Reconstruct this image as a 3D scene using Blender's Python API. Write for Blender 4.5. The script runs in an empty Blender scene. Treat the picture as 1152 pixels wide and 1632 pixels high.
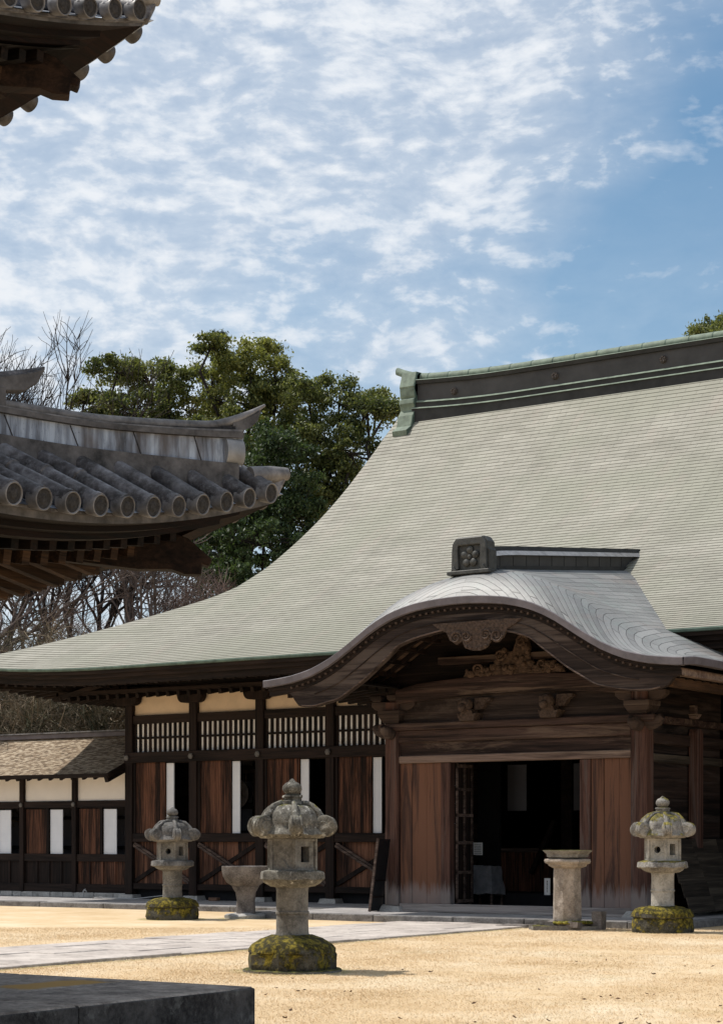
import bpy, bmesh, math, random
import numpy as np
from mathutils import Vector, Matrix, noise as mnoise
R = math.radians
PI = math.pi
random.seed(7)
rng = np.random.default_rng(7)
C = bpy.context.scene.collection
SC = bpy.context.scene

# ------------------------------------------------------------------ camera
cam = bpy.data.cameras.new('camera')
camo = bpy.data.objects.new('camera', cam)
C.objects.link(camo)
camo.location = (0, 0, 1.55)
camo.rotation_euler = (R(90), 0, R(34))
cam.sensor_fit = 'VERTICAL'
cam.sensor_height = 36
cam.sensor_width = 36
cam.lens = 67.28
cam.shift_y = 0.318
cam.clip_end = 3000
SC.camera = camo

# ------------------------------------------------------------------ light
SUN_EL = R(60)
SUN_DIR = 192           # degrees from +X (east) counter-clockwise, towards the sun
sd = Vector((math.cos(R(SUN_DIR)) * math.cos(SUN_EL), math.sin(R(SUN_DIR)) * math.cos(SUN_EL), math.sin(SUN_EL)))
sl = bpy.data.lights.new('sun', 'SUN')
sl.energy = 3.7
sl.angle = R(1.2)
sl.color = (1.0, 0.945, 0.87)
so = bpy.data.objects.new('sun', sl)
C.objects.link(so)
so.location = (-40, -10, 60)
so.rotation_euler = sd.to_track_quat('Z', 'Y').to_euler()

SC.view_settings.view_transform = 'Standard'
SC.view_settings.look = 'None'
SC.view_settings.gamma = 1
SC.view_settings.exposure = 0.3
SC.render.film_transparent = False


# ------------------------------------------------------------------ node helpers
class NT:
    def __init__(self, tree):
        self.t = tree
        self.n = tree.nodes
        self.l = tree.links

    def set(self, sock, v):
        if isinstance(v, bpy.types.NodeSocket):
            self.l.new(v, sock)
        elif v is not None:
            if hasattr(sock, 'default_value'):
                if isinstance(v, (tuple, list)) and len(v) == 3 and sock.type == 'RGBA':
                    v = (*v, 1)
                sock.default_value = v

    def node(self, typ, **props):
        n = self.n.new(typ)
        for k, v in props.items():
            setattr(n, k, v)
        return n

    def math(self, op, a, b=None, c=None, clamp=False):
        n = self.node('ShaderNodeMath', operation=op, use_clamp=clamp)
        for i, v in enumerate((a, b, c)):
            if v is not None:
                self.set(n.inputs[i], v)
        return n.outputs[0]

    def vmath(self, op, a, b=None):
        n = self.node('ShaderNodeVectorMath', operation=op)
        self.set(n.inputs[0], a)
        if b is not None:
            self.set(n.inputs[1], b)
        return n.outputs['Value'] if op == 'DOT_PRODUCT' else n.outputs[0]

    def noise(self, vec, scale=5, detail=4, rough=0.6, dist=0.0):
        n = self.node('ShaderNodeTexNoise')
        self.set(n.inputs['Vector'], vec)
        n.inputs['Scale'].default_value = scale
        n.inputs['Detail'].default_value = detail
        n.inputs['Roughness'].default_value = rough
        n.inputs['Distortion'].default_value = dist
        return n.outputs['Fac']

    def mapping(self, vec, scale=(1, 1, 1), loc=(0, 0, 0), rot=(0, 0, 0)):
        n = self.node('ShaderNodeMapping')
        self.set(n.inputs['Vector'], vec)
        n.inputs['Scale'].default_value = scale
        n.inputs['Location'].default_value = loc
        n.inputs['Rotation'].default_value = rot
        return n.outputs[0]

    def ramp(self, fac, stops):
        n = self.node('ShaderNodeValToRGB')
        e = n.color_ramp.elements
        while len(e) < len(stops):
            e.new(0.5)
        for el, (p, c) in zip(e, stops):
            el.position = p
            el.color = (*c, 1) if isinstance(c, (tuple, list)) else (c, c, c, 1)
        self.set(n.inputs[0], fac)
        return n.outputs[0]

    def mix(self, fac, a, b, blend='MIX'):
        n = self.node('ShaderNodeMix', data_type='RGBA', blend_type=blend)
        self.set(n.inputs[0], fac)
        self.set(n.inputs[6], a)
        self.set(n.inputs[7], b)
        return n.outputs[2]

    def bump(self, h, strength=0.3, dist=0.02, normal=None):
        n = self.node('ShaderNodeBump')
        n.inputs['Strength'].default_value = strength
        n.inputs['Distance'].default_value = dist
        self.set(n.inputs['Height'], h)
        if normal is not None:
            self.set(n.inputs['Normal'], normal)
        return n.outputs[0]

    def sep(self, v):
        n = self.node('ShaderNodeSeparateXYZ')
        self.set(n.inputs[0], v)
        return n.outputs


def new_mat(name):
    m = bpy.data.materials.new(name)
    m.use_nodes = True
    t = NT(m.node_tree)
    b = m.node_tree.nodes['Principled BSDF']
    return m, t, b


def coords(t, rand=True):
    tc = t.node('ShaderNodeTexCoord')
    v = tc.outputs['Object']
    if rand:
        oi = t.node('ShaderNodeObjectInfo')
        k = t.math('MULTIPLY', oi.outputs['Random'], 37.0)
        v = t.vmath('ADD', v, k)
    return v


# ------------------------------------------------------------------ sky
w = bpy.data.worlds.new('World')
SC.world = w
w.use_nodes = True
t = NT(w.node_tree)
bg = w.node_tree.nodes['Background']
sky = t.node('ShaderNodeTexSky', sky_type='NISHITA')
sky.sun_disc = False
sky.sun_elevation = SUN_EL
sky.sun_rotation = R(90 - SUN_DIR)
sky.altitude = 50
sky.air_density = 1.0
sky.dust_density = 1.2
sky.ozone_density = 1.6
d = t.node('ShaderNodeTexCoord').outputs['Generated']
Rv, Fv = (math.cos(R(34)), math.sin(R(34)), 0), (-math.sin(R(34)), math.cos(R(34)), 0)
la = t.vmath('DOT_PRODUCT', d, Rv)          # to the north-east
z = t.sep(d)[2]
cmb = t.node('ShaderNodeCombineXYZ')
t.set(cmb.inputs[0], la)
t.set(cmb.inputs[1], z)
t.set(cmb.inputs[2], t.vmath('DOT_PRODUCT', d, Fv))
pv = cmb.outputs[0]
warp = t.node('ShaderNodeTexNoise')
t.set(warp.inputs['Vector'], pv)
warp.inputs['Scale'].default_value = 9
warp.inputs['Detail'].default_value = 3
wv = t.vmath('MULTIPLY', t.vmath('SUBTRACT', warp.outputs['Color'], (0.5, 0.5, 0.5)), (0.035, 0.024, 0.02))
pw = t.vmath('ADD', pv, wv)
cells = t.noise(t.mapping(pw, (56, 112, 6), rot=(0, 0, R(-9))), 1.0, 5, 0.55)
big = t.noise(t.mapping(pv, (7, 14, 3), (3.1, 1.7, 0)), 1.0, 3, 0.55)
streak = t.noise(t.mapping(pw, (11, 44, 5), (7.7, 3.3, 1), (0, 0, R(12))), 1.0, 5, 0.6)
# the bank of cloud lies to the west; its edge leans east as it climbs
edge = t.math('ADD', t.math('MULTIPLY', t.math('MAXIMUM', t.math('SUBTRACT', z, 0.27), 0.0), 1.15), 0.03)
bank = t.math('MULTIPLY', t.math('SUBTRACT', edge, la), 5.2)
bank = t.math('ADD', bank, t.math('MULTIPLY', t.math('SUBTRACT', big, 0.5), 1.6))
bank = t.math('MINIMUM', t.math('MAXIMUM', bank, -0.5), 0.5)
dens = t.math('ADD', t.math('ADD', t.math('MULTIPLY', cells, 1.75), t.math('MULTIPLY', streak, 0.55)), -0.90)
dens = t.math('ADD', dens, t.math('MULTIPLY', bank, 0.8))
cov = t.ramp(dens, [(0.0, 0.0), (0.3, 0.28), (0.62, 0.72), (1.0, 1.0)])
cov = t.math('MAXIMUM', cov, t.math('ADD', t.math('MULTIPLY', bank, 0.75), 0.27), clamp=True)
low = t.ramp(z, [(0.0, 0.85), (0.11, 0.6), (0.19, 0.25), (0.34, 0.0)])
cov = t.math('MAXIMUM', cov, low)
shade = t.ramp(t.math('ADD', t.math('MULTIPLY', cells, 0.7), t.math('MULTIPLY', streak, 0.45)),
               [(0.42, (4.7, 5.3, 6.2)), (0.66, (6.9, 7.2, 7.6))])
skyc = t.mix(1.0, sky.outputs[0], (0.80, 0.985, 0.985), 'MULTIPLY')
col = t.mix(cov, skyc, shade)
t.set(bg.inputs['Color'], col)
bg.inputs['Strength'].default_value = 0.1


# ------------------------------------------------------------------ materials
def wood(name, dark, light, axis='z', streak=14, rough=0.8, patch=None, patch_amt=0.35, bottom=None, board=0.35):
    m, t, b = new_mat(name)
    v = coords(t)
    ai = 'xyz'.index(axis)

    def sc(k, along):
        q = [k] * 3
        q[ai] = k * along
        return q
    isl = t.node('ShaderNodeNewGeometry').outputs['Random Per Island']
    v = t.vmath('ADD', v, t.math('MULTIPLY', isl, 9.0))
    g = t.noise(t.mapping(v, sc(streak * 3.6, 0.03)), 1.0, 6, 0.7, 0.5)
    g1 = t.noise(t.mapping(v, sc(streak, 0.05)), 1.0, 5, 0.65, 0.8)
    g2 = t.noise(t.mapping(v, sc(streak * 0.28, 0.08), (4, 5, 6)), 1.0, 4, 0.6)
    f = t.math('ADD', t.math('MULTIPLY', g, 0.42), t.math('MULTIPLY', g1, 0.42))
    f = t.math('ADD', f, t.math('MULTIPLY', g2, 0.34))
    f = t.math('ADD', f, t.math('MULTIPLY', t.math('SUBTRACT', isl, 0.5), board * 0.4))
    mid = tuple((a * 0.68 + c * 0.32) for a, c in zip(dark, light))
    colr = t.ramp(f, [(0.50, dark), (0.59, mid), (0.70, light)])
    if patch:
        p = t.noise(t.mapping(v, sc(streak * 0.5, 0.07), (9, 2, 4)), 1.0, 6, 0.72, 0.8)
        pm = t.ramp(p, [(0.51, 0.0), (0.62, patch_amt)])
        colr = t.mix(pm, colr, patch)
    if bottom:
        zc = t.sep(t.node('ShaderNodeTexCoord').outputs['Object'])[2]
        k = t.math('ADD', zc, t.math('MULTIPLY', t.noise(t.mapping(v, (16, 16, 1.0)), 1, 4, 0.7), -0.75))
        bm_ = t.ramp(k, [(max(0.0, bottom[0]), 0.7), (bottom[1], 0.0)])
        colr = t.mix(bm_, colr, bottom[2])
    t.set(b.inputs['Base Color'], colr)
    b.inputs['Roughness'].default_value = rough
    b.inputs['Specular IOR Level'].default_value = 0.18
    t.set(b.inputs['Normal'], t.bump(t.math('ADD', g, t.math('MULTIPLY', g1, 0.6)), 0.4, 0.012))
    return m


def stone(name, dark, light, moss=0.0, lichen=0.3, scale=1.0, mosscol=((0.045, 0.05, 0.008), (0.20, 0.17, 0.03)), moss_side=0.0, mossz=None):
    m, t, b = new_mat(name)
    v = coords(t)
    n1 = t.noise(v, 3.5 * scale, 6, 0.7)
    n2 = t.noise(v, 38 * scale, 3, 0.7)
    n3 = t.noise(v, 11 * scale, 5, 0.72)
    f = t.math('ADD', t.math('MULTIPLY', n1, 0.65), t.math('MULTIPLY', n2, 0.38))
    colr = t.ramp(f, [(0.40, dark), (0.62, light)])
    lm = t.ramp(n3, [(0.56, 0.0), (0.64, lichen)])
    colr = t.mix(lm, colr, (0.48, 0.46, 0.41))
    dk = t.ramp(t.noise(v, 6.3 * scale, 5, 0.75), [(0.52, 0.0), (0.70, 0.62)])
    colr = t.mix(dk, colr, tuple(c * 0.45 for c in dark))
    h = t.math('ADD', t.math('MULTIPLY', n3, 0.6), t.math('MULTIPLY', n2, 0.4))
    if moss > 0:
        gn = t.node('ShaderNodeNewGeometry').outputs['Normal']
        up = t.sep(gn)[2]
        k = t.math('ADD', t.math('MULTIPLY', up, 0.55 - moss_side), t.math('MULTIPLY', t.noise(v, 5.0, 5, 0.7), 1.5))
        k = t.math('ADD', k, moss - 1.25 + moss_side * 0.6)
        if mossz:
            zc = t.sep(t.node('ShaderNodeTexCoord').outputs['Object'])[2]
            k = t.math('ADD', k, t.ramp(zc, [(mossz[0], 0.0), (mossz[1], -0.5 if False else 0.0)]))
        mm = t.ramp(k, [(0.14, 0.0), (0.30, 0.92)])
        mc = t.ramp(t.math('ADD', t.math('MULTIPLY', t.noise(v, 17, 4, 0.7), 0.6), t.math('MULTIPLY', t.noise(v, 5, 4, 0.7), 0.4)), [(0.40, (0.03, 0.024, 0.01)), (0.48, mosscol[0]), (0.62, mosscol[1])])
        colr = t.mix(mm, colr, mc)
        h = t.math('ADD', h, t.math('MULTIPLY', mm, t.noise(v, 70, 3, 0.8)))
    t.set(b.inputs['Base Color'], colr)
    b.inputs['Roughness'].default_value = 0.92
    b.inputs['Specular IOR Level'].default_value = 0.25
    t.set(b.inputs['Normal'], t.bump(h, 0.7, 0.02))
    return m


def plain(name, col, rough=0.8, var=0.15, scale=4.0, metal=0.0):
    m, t, b = new_mat(name)
    v = coords(t)
    n = t.noise(v, scale, 5, 0.65)
    c = t.ramp(n, [(0.3, tuple(x * (1 - var) for x in col)), (0.7, tuple(min(1, x * (1 + var)) for x in col))])
    t.set(b.inputs['Base Color'], c)
    b.inputs['Roughness'].default_value = rough
    b.inputs['Metallic'].default_value = metal
    b.inputs['Specular IOR Level'].default_value = 0.3
    t.set(b.inputs['Normal'], t.bump(n, 0.15, 0.01))
    return m


M = {}
M['post'] = wood('dark_post_wood', (0.0035, 0.0026, 0.0024), (0.024, 0.0145, 0.0115), 'z')
M['beam_x'] = wood('dark_beam_wood', (0.0035, 0.0026, 0.0024), (0.027, 0.017, 0.0135), 'x')
M['beam_y'] = wood('dark_rafter_wood', (0.0035, 0.0026, 0.0024), (0.025, 0.015, 0.011), 'y')
M['door'] = wood('red_brown_door_wood', (0.004, 0.0024, 0.002), (0.15, 0.065, 0.038), 'z', 15, patch=(0.008, 0.005, 0.004), patch_amt=0.85)
M['panel'] = wood('red_brown_panel_wood', (0.007, 0.004, 0.0035), (0.19, 0.088, 0.053), 'z', 10, patch=(0.016, 0.009, 0.007), patch_amt=0.8)
M['brace'] = wood('grey_brace_wood', (0.022, 0.015, 0.013), (0.16, 0.115, 0.095), 'x', 16)
M['porchdoor'] = wood('porch_board_wood', (0.013, 0.007, 0.006), (0.16, 0.077, 0.048), 'z', 8, patch=(0.045, 0.027, 0.023), patch_amt=0.85, bottom=(0.0, 0.22, (0.25, 0.21, 0.20)), board=0.8)
M['porchpost'] = wood('porch_post_wood', (0.013, 0.007, 0.006), (0.105, 0.053, 0.04), 'z', 9, patch=(0.13, 0.10, 0.09), patch_amt=0.55, bottom=(0.0, 0.2, (0.26, 0.23, 0.22)))
M['porchbeam'] = wood('porch_beam_wood', (0.009, 0.0055, 0.005), (0.07, 0.042, 0.034), 'x', 8, patch=(0.19, 0.135, 0.10), patch_amt=0.5)
M['porchlight'] = wood('weathered_lintel_wood', (0.05, 0.032, 0.027), (0.22, 0.155, 0.125), 'x', 9, patch=(0.34, 0.26, 0.20), patch_amt=0.6)
M['sillwood'] = wood('silvered_sill_wood', (0.12, 0.105, 0.10), (0.36, 0.32, 0.30), 'x', 8)
M['gable'] = wood('gable_board_wood', (0.012, 0.008, 0.007), (0.066, 0.046, 0.038), 'x', 5, patch=(0.15, 0.115, 0.095), patch_amt=0.45)
M['carving'] = plain('carved_wood', (0.065, 0.043, 0.032), 0.9, 0.65, 22)
M['carving2'] = plain('ochre_carved_wood', (0.075, 0.046, 0.030), 0.9, 0.7, 14)
M['soffit'] = wood('soffit_wood', (0.03, 0.019, 0.014), (0.20, 0.13, 0.09), 'y', 9)
M['rafter_lit'] = wood('lit_rafter_wood', (0.008, 0.0045, 0.003), (0.085, 0.046, 0.025), 'y', 10, patch=(0.02, 0.012, 0.009), patch_amt=0.6)  # brown of the rafters' lit faces is put into the colour
M['rafter_shade_x'] = wood('shaded_rafter_wood', (0.002, 0.0016, 0.0014), (0.018, 0.01, 0.007), 'x', 12)  # darker copy of the rafter wood: eave shade put into the colour
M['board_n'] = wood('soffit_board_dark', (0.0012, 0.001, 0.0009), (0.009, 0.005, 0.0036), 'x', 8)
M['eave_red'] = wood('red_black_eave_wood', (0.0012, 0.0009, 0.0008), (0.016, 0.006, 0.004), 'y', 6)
M['hipwood'] = wood('dark_hip_wood', (0.005, 0.003, 0.0026), (0.038, 0.021, 0.014), 'x', 6)
M['sidewood'] = wood('dark_side_boards', (0.005, 0.004, 0.004), (0.04, 0.025, 0.02), 'y', 7, patch=(0.10, 0.075, 0.065), patch_amt=0.4)
M['lean'] = wood('weathered_skirt_boards', (0.022, 0.018, 0.015), (0.095, 0.078, 0.06), 'y', 7)
M['plaster'] = plain('cream_plaster', (0.66, 0.51, 0.36), 0.95, 0.10, 2.2)
M['plaster_w'] = plain('pale_plaster', (0.84, 0.78, 0.71), 0.95, 0.05, 1.8)
M['black'] = plain('interior_shade_black', (0.010, 0.010, 0.012), 0.9, 0.3, 2)  # the darkness indoors is put into the colour
M['greywall'] = plain('grey_inner_wall', (0.10, 0.10, 0.115), 0.95, 0.12, 2)
M['greypaper'] = plain('grey_paper', (0.13, 0.13, 0.145), 0.95, 0.06, 2)
M['paper_sheet'] = plain('white_paper_sheet', (0.8, 0.8, 0.8), 0.9, 0.03, 4)
M['ink'] = plain('black_ink', (0.02, 0.02, 0.02), 0.8, 0.1, 4)
M['thatch_ridge'] = plain('dull_ridge_copper', (0.13, 0.115, 0.125), 0.6, 0.3, 3)
M['bronze'] = plain('dark_bronze', (0.085, 0.07, 0.062), 0.55, 0.4, 9, 0.25)
M['ridge_panel'] = plain('ridge_panel_copper', (0.052, 0.050, 0.049), 0.6, 0.25, 2)
M['ridge_dark'] = plain('dark_ridge_copper', (0.03, 0.03, 0.029), 0.7, 0.35, 3)
M['patina'] = plain('green_patina_copper', (0.165, 0.205, 0.16), 0.75, 0.35, 5)
M['patina_d'] = plain('dark_green_patina', (0.085, 0.125, 0.10), 0.75, 0.4, 5)
M['brick'] = plain('brown_block', (0.16, 0.09, 0.06), 0.9, 0.3, 9)
M['cloth'] = plain('grey_plastic_cover', (0.17, 0.175, 0.19), 0.35, 0.3, 7)
M['black_paint'] = plain('black_board', (0.009, 0.010, 0.012), 0.45, 0.2, 3)
M['white_pipe'] = plain('white_pipe', (0.42, 0.42, 0.42), 0.4, 0.05, 3)

m, t, b = new_mat('white_paper_door')
v = coords(t, False)
n = t.noise(v, 2.5, 3)
zz = t.sep(v)[2]
ln = t.math('FRACT', t.math('MULTIPLY', zz, 5.2))
lm = t.ramp(ln, [(0.0, 0.93), (0.04, 1.0)])
t.set(b.inputs['Base Color'], t.mix(1.0, t.ramp(n, [(0.3, (0.68, 0.70, 0.74)), (0.7, (0.76, 0.77, 0.80))]), lm, 'MULTIPLY'))
b.inputs['Roughness'].default_value = 0.9
M['shoji'] = m

m, t, b = new_mat('lattice_paper')
v = coords(t)
t.set(b.inputs['Base Color'], t.ramp(t.noise(v, 1.6, 4, 0.6), [(0.3, (0.72, 0.68, 0.64)), (0.7, (0.92, 0.91, 0.90))]))
b.inputs['Roughness'].default_value = 0.95
M['lattice_paper'] = m


def shingles(name, c1, c2, mort, rowh, bw, tintA, tintB, rough, metal, use_uv_rows=True, bumpd=0.012, spec=0.4, stain=None):
    m, t, b = new_mat(name)
    uv = t.node('ShaderNodeTexCoord').outputs['UV']
    ob = t.node('ShaderNodeTexCoord').outputs['Object']
    br = t.node('ShaderNodeTexBrick', offset=0.37, offset_frequency=2, squash=1.0)
    t.set(br.inputs['Vector'], uv)
    br.inputs['Color1'].default_value = (0, 0, 0, 1)
    br.inputs['Color2'].default_value = (1, 1, 1, 1)
    br.inputs['Mortar'].default_value = (0.5, 0.5, 0.5, 1)
    br.inputs['Scale'].default_value = 1.0
    br.inputs['Mortar Size'].default_value = 0.006 if use_uv_rows else 0.008
    br.inputs['Mortar Smooth'].default_value = 0.2
    br.inputs['Bias'].default_value = 0.0
    br.inputs['Brick Width'].default_value = bw
    br.inputs['Row Height'].default_value = rowh
    tone = t.math('ADD', t.math('MULTIPLY', t.sep(br.outputs['Color'])[0], 0.2 if use_uv_rows else 0.5), t.math('MULTIPLY', t.noise(ob, 0.9, 6, 0.68), 0.95 if use_uv_rows else 0.8))
    col = t.ramp(tone, [(0.28, c1), (0.85, c2)])
    pn = t.ramp(t.noise(t.mapping(ob, (0.28, 0.28, 0.55)), 1.0, 4, 0.6), [(0.42, 0.0), (0.62, 0.75)])
    col = t.mix(pn, col, tintA)
    pn2 = t.ramp(t.noise(t.mapping(ob, (1.6, 0.5, 0.4), (5, 5, 5)), 1.0, 5, 0.7), [(0.55, 0.0), (0.72, 0.55)])
    col = t.mix(pn2, col, tintB)
    if use_uv_rows:
        # long rain streaks that run down the slope, and darker weathered courses
        sk = t.ramp(t.noise(t.mapping(uv, (2.6, 0.16, 1.0), (3, 8, 0)), 1.0, 5, 0.7, 0.3), [(0.48, 0.0), (0.70, 0.4)])
        col = t.mix(sk, col, (0.19, 0.185, 0.15))
        cs_ = t.ramp(t.noise(t.mapping(uv, (0.35, 4.0, 1.0), (1, 2, 0)), 1.0, 4, 0.7), [(0.5, 0.0), (0.7, 0.16)])
        col = t.mix(cs_, col, (0.42, 0.40, 0.335))
    if stain:
        fine = t.ramp(t.noise(t.mapping(ob, (2.5, 2, 2), (2, 1, 0)), 1.0, 5, 0.8), [(0.5, 0.0), (0.75, 0.5)])
        col = t.mix(fine, col, stain)
    col = t.mix(t.math('MULTIPLY', br.outputs['Fac'], 0.55 if use_uv_rows else 0.8), col, mort)
    t.set(b.inputs['Base Color'], col)
    b.inputs['Roughness'].default_value = rough
    b.inputs['Metallic'].default_value = metal
    b.inputs['Specular IOR Level'].default_value = spec
    # every plate slopes a little: its lower edge stands proud of the next row
    fr = t.math('FRACT', t.math('DIVIDE', t.sep(uv)[1], rowh))
    hgt = t.math('SUBTRACT', t.math('MULTIPLY', fr, -1.0 if use_uv_rows else 1.0), t.math('MULTIPLY', br.outputs['Fac'], 0.7))
    hgt = t.math('ADD', hgt, t.math('MULTIPLY', t.noise(ob, 5, 4, 0.7), 0.35))
    t.set(b.inputs['Normal'], t.bump(hgt, 0.6, bumpd))
    return m


ROW = 0.150
M['mainroof'] = shingles('copper_shingle_roof', (0.20, 0.19, 0.155), (0.365, 0.348, 0.295), (0.10, 0.092, 0.075), ROW, 0.52,
                         (0.255, 0.255, 0.20), (0.335, 0.285, 0.245), 0.75, 0.0, True, 0.004, stain=(0.24, 0.238, 0.19))
M['porchroof'] = shingles('grey_copper_plates', (0.11, 0.112, 0.112), (0.275, 0.276, 0.272), (0.03, 0.03, 0.03), 0.17, 0.9,
                          (0.17, 0.172, 0.172), (0.26, 0.205, 0.18), 0.5, 0.0, False, 0.03, 0.35, stain=(0.22, 0.28, 0.26))

# lead tiles
m, t, b = new_mat('lead_tile')
v = coords(t)
n1 = t.noise(v, 4.5, 6, 0.7)
col = t.ramp(n1, [(0.36, (0.022, 0.019, 0.019)), (0.5, (0.088, 0.082, 0.086)), (0.66, (0.25, 0.245, 0.26))])
col = t.mix(t.ramp(t.noise(v, 19, 5, 0.75), [(0.5, 0.0), (0.72, 0.6)]), col, (0.28, 0.28, 0.30))
rnd = t.node('ShaderNodeObjectInfo').outputs['Random']
col = t.mix(1.0, col, t.ramp(rnd, [(0.0, 0.62), (1.0, 1.3)]), 'MULTIPLY')
t.set(b.inputs['Base Color'], col)
b.inputs['Roughness'].default_value = 0.55
b.inputs['Metallic'].default_value = 0.15
t.set(b.inputs['Normal'], t.bump(t.noise(v, 26, 4, 0.7), 0.3, 0.01))
M['lead'] = m
m, t, b = new_mat('lead_sheet')
v = coords(t)
st = t.noise(t.mapping(v, (9, 9, 1.1)), 1.0, 6, 0.7, 0.3)
col = t.ramp(st, [(0.34, (0.05, 0.05, 0.055)), (0.47, (0.19, 0.215, 0.265)), (0.6, (0.40, 0.45, 0.53))])
col = t.mix(t.ramp(t.noise(t.mapping(v, (2.4, 2.4, 0.7), (3, 3, 3)), 1.0, 4, 0.7), [(0.5, 0.0), (0.64, 0.8)]), col, (0.10, 0.082, 0.075))
col = t.mix(t.ramp(t.noise(v, 48, 3, 0.8), [(0.63, 0.0), (0.72, 0.7)]), col, (0.05, 0.05, 0.05))
t.set(b.inputs['Base Color'], col)
b.inputs['Roughness'].default_value = 0.5
b.inputs['Metallic'].default_value = 0.15
t.set(b.inputs['Normal'], t.bump(st, 0.25, 0.008))
M['leadsheet'] = m
M['leadmould'] = plain('lead_moulding', (0.085, 0.08, 0.08), 0.6, 0.7, 7, 0.1)
M['leadcap'] = plain('lead_cap', (0.165, 0.158, 0.158), 0.5, 0.7, 6, 0.1)
M['crestmetal'] = plain('dark_crest_copper', (0.060, 0.060, 0.056), 0.55, 0.45, 9, 0.2)
M['leadroll'] = plain('bright_lead', (0.25, 0.25, 0.255), 0.4, 0.35, 5, 0.2)
M['disc'] = plain('tile_disc_dark', (0.032, 0.030, 0.030), 0.85, 0.6, 40)

# bark shingles of the corridor
m, t, b = new_mat('wood_shingle_roof')
v = coords(t, False)
uvv = t.node('ShaderNodeTexCoord').outputs['UV']
br = t.node('ShaderNodeTexBrick', offset=0.43)
t.set(br.inputs['Vector'], uvv)
br.inputs['Color1'].default_value = (0, 0, 0, 1)
br.inputs['Color2'].default_value = (1, 1, 1, 1)
br.inputs['Mortar'].default_value = (0.2, 0.2, 0.2, 1)
br.inputs['Brick Width'].default_value = 0.12
br.inputs['Row Height'].default_value = 0.05
br.inputs['Mortar Size'].default_value = 0.003
br.inputs['Scale'].default_value = 1
f = t.math('ADD', t.math('MULTIPLY', t.sep(br.outputs['Color'])[0], 0.32), t.math('MULTIPLY', t.noise(t.mapping(v, (5, 9, 9)), 1.0, 7, 0.78), 0.85))
col = t.ramp(f, [(0.36, (0.06, 0.04, 0.024)), (0.55, (0.20, 0.14, 0.085)), (0.74, (0.44, 0.36, 0.26))])
t.set(b.inputs['Base Color'], col)
b.inputs['Roughness'].default_value = 0.95
t.set(b.inputs['Normal'], t.bump(f, 0.9, 0.03))
M['barkroof'] = m

M['lantern'] = stone('mossy_granite', (0.06, 0.054, 0.046), (0.25, 0.235, 0.20), 0.14, 0.85)
M['lantern_base'] = stone('mossy_base_granite', (0.022, 0.021, 0.016), (0.12, 0.11, 0.085), 0.66, 0.1, moss_side=0.04, mosscol=((0.05, 0.042, 0.006), (0.31, 0.24, 0.028)))
M['lantern_shaft'] = stone('plain_granite', (0.10, 0.094, 0.085), (0.25, 0.235, 0.21), 0.0, 0.2)
M['lantern_pale'] = stone('pale_mossy_granite', (0.10, 0.094, 0.09), (0.34, 0.32, 0.29), 0.40, 0.5, mosscol=((0.08, 0.07, 0.01), (0.33, 0.27, 0.05)))
M['lantern_pale_shaft'] = stone('pale_granite', (0.22, 0.21, 0.185), (0.46, 0.43, 0.385), 0.0, 0.15)
M['lantern_grey'] = stone('grey_granite', (0.06, 0.058, 0.056), (0.20, 0.19, 0.18), 0.02, 0.15)
M['basin'] = stone('basin_stone', (0.085, 0.074, 0.07), (0.23, 0.205, 0.19), 0.0, 0.15)
M['pedestal'] = stone('buff_stone', (0.20, 0.165, 0.135), (0.43, 0.37, 0.315), 0.0, 0.2)
M['slab'] = stone('base_slab_stone', (0.11, 0.10, 0.09), (0.26, 0.245, 0.22), 0.45, 0.2)
M['footing'] = stone('footing_stone', (0.26, 0.25, 0.235), (0.50, 0.48, 0.455), 0.0, 0.1)
M['path'] = stone('flagstone', (0.36, 0.315, 0.285), (0.58, 0.52, 0.47), 0.0, 0.15, 0.35)
M['pave'] = stone('pavement_stone', (0.25, 0.235, 0.23), (0.44, 0.42, 0.41), 0.0, 0.12, 0.5)
M['kerb'] = stone('kerb_stone', (0.10, 0.095, 0.092), (0.25, 0.24, 0.235), 0.0, 0.12, 0.8)
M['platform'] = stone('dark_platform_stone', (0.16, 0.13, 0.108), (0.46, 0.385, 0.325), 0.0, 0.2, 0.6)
M['platform_side'] = stone('dark_platform_face', (0.022, 0.019, 0.018), (0.10, 0.09, 0.083), 0.0, 0.15, 0.6)  # side face given a much darker colour than the platform top

# platform top gets an ochre stain
m = M['platform'].copy()
m.name = 'stained_platform_stone'
tt = NT(m.node_tree)
bb = m.node_tree.nodes['Principled BSDF']
src = bb.inputs['Base Color'].links[0].from_socket
oc = tt.node('ShaderNodeTexCoord').outputs['Object']
sx, sy, sz = tt.sep(oc)
dx = tt.math('MULTIPLY', tt.math('ABSOLUTE', tt.math('ADD', sx, 1.47)), 3.4)
dy = tt.math('MULTIPLY', tt.math('ABSOLUTE', tt.math('ADD', sy, 0.75)), 1.6)
st = tt.math('SUBTRACT', 1.0, tt.math('MAXIMUM', dx, dy))
st = tt.math('ADD', st, tt.math('MULTIPLY', tt.math('SUBTRACT', tt.noise(oc, 5, 4, 0.7), 0.5), 0.9))
stm = tt.ramp(st, [(0.1, 0.0), (0.4, 0.92)])
tt.set(bb.inputs['Base Color'], tt.mix(stm, src, (0.46, 0.26, 0.06)))
M['platform_top'] = m

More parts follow.
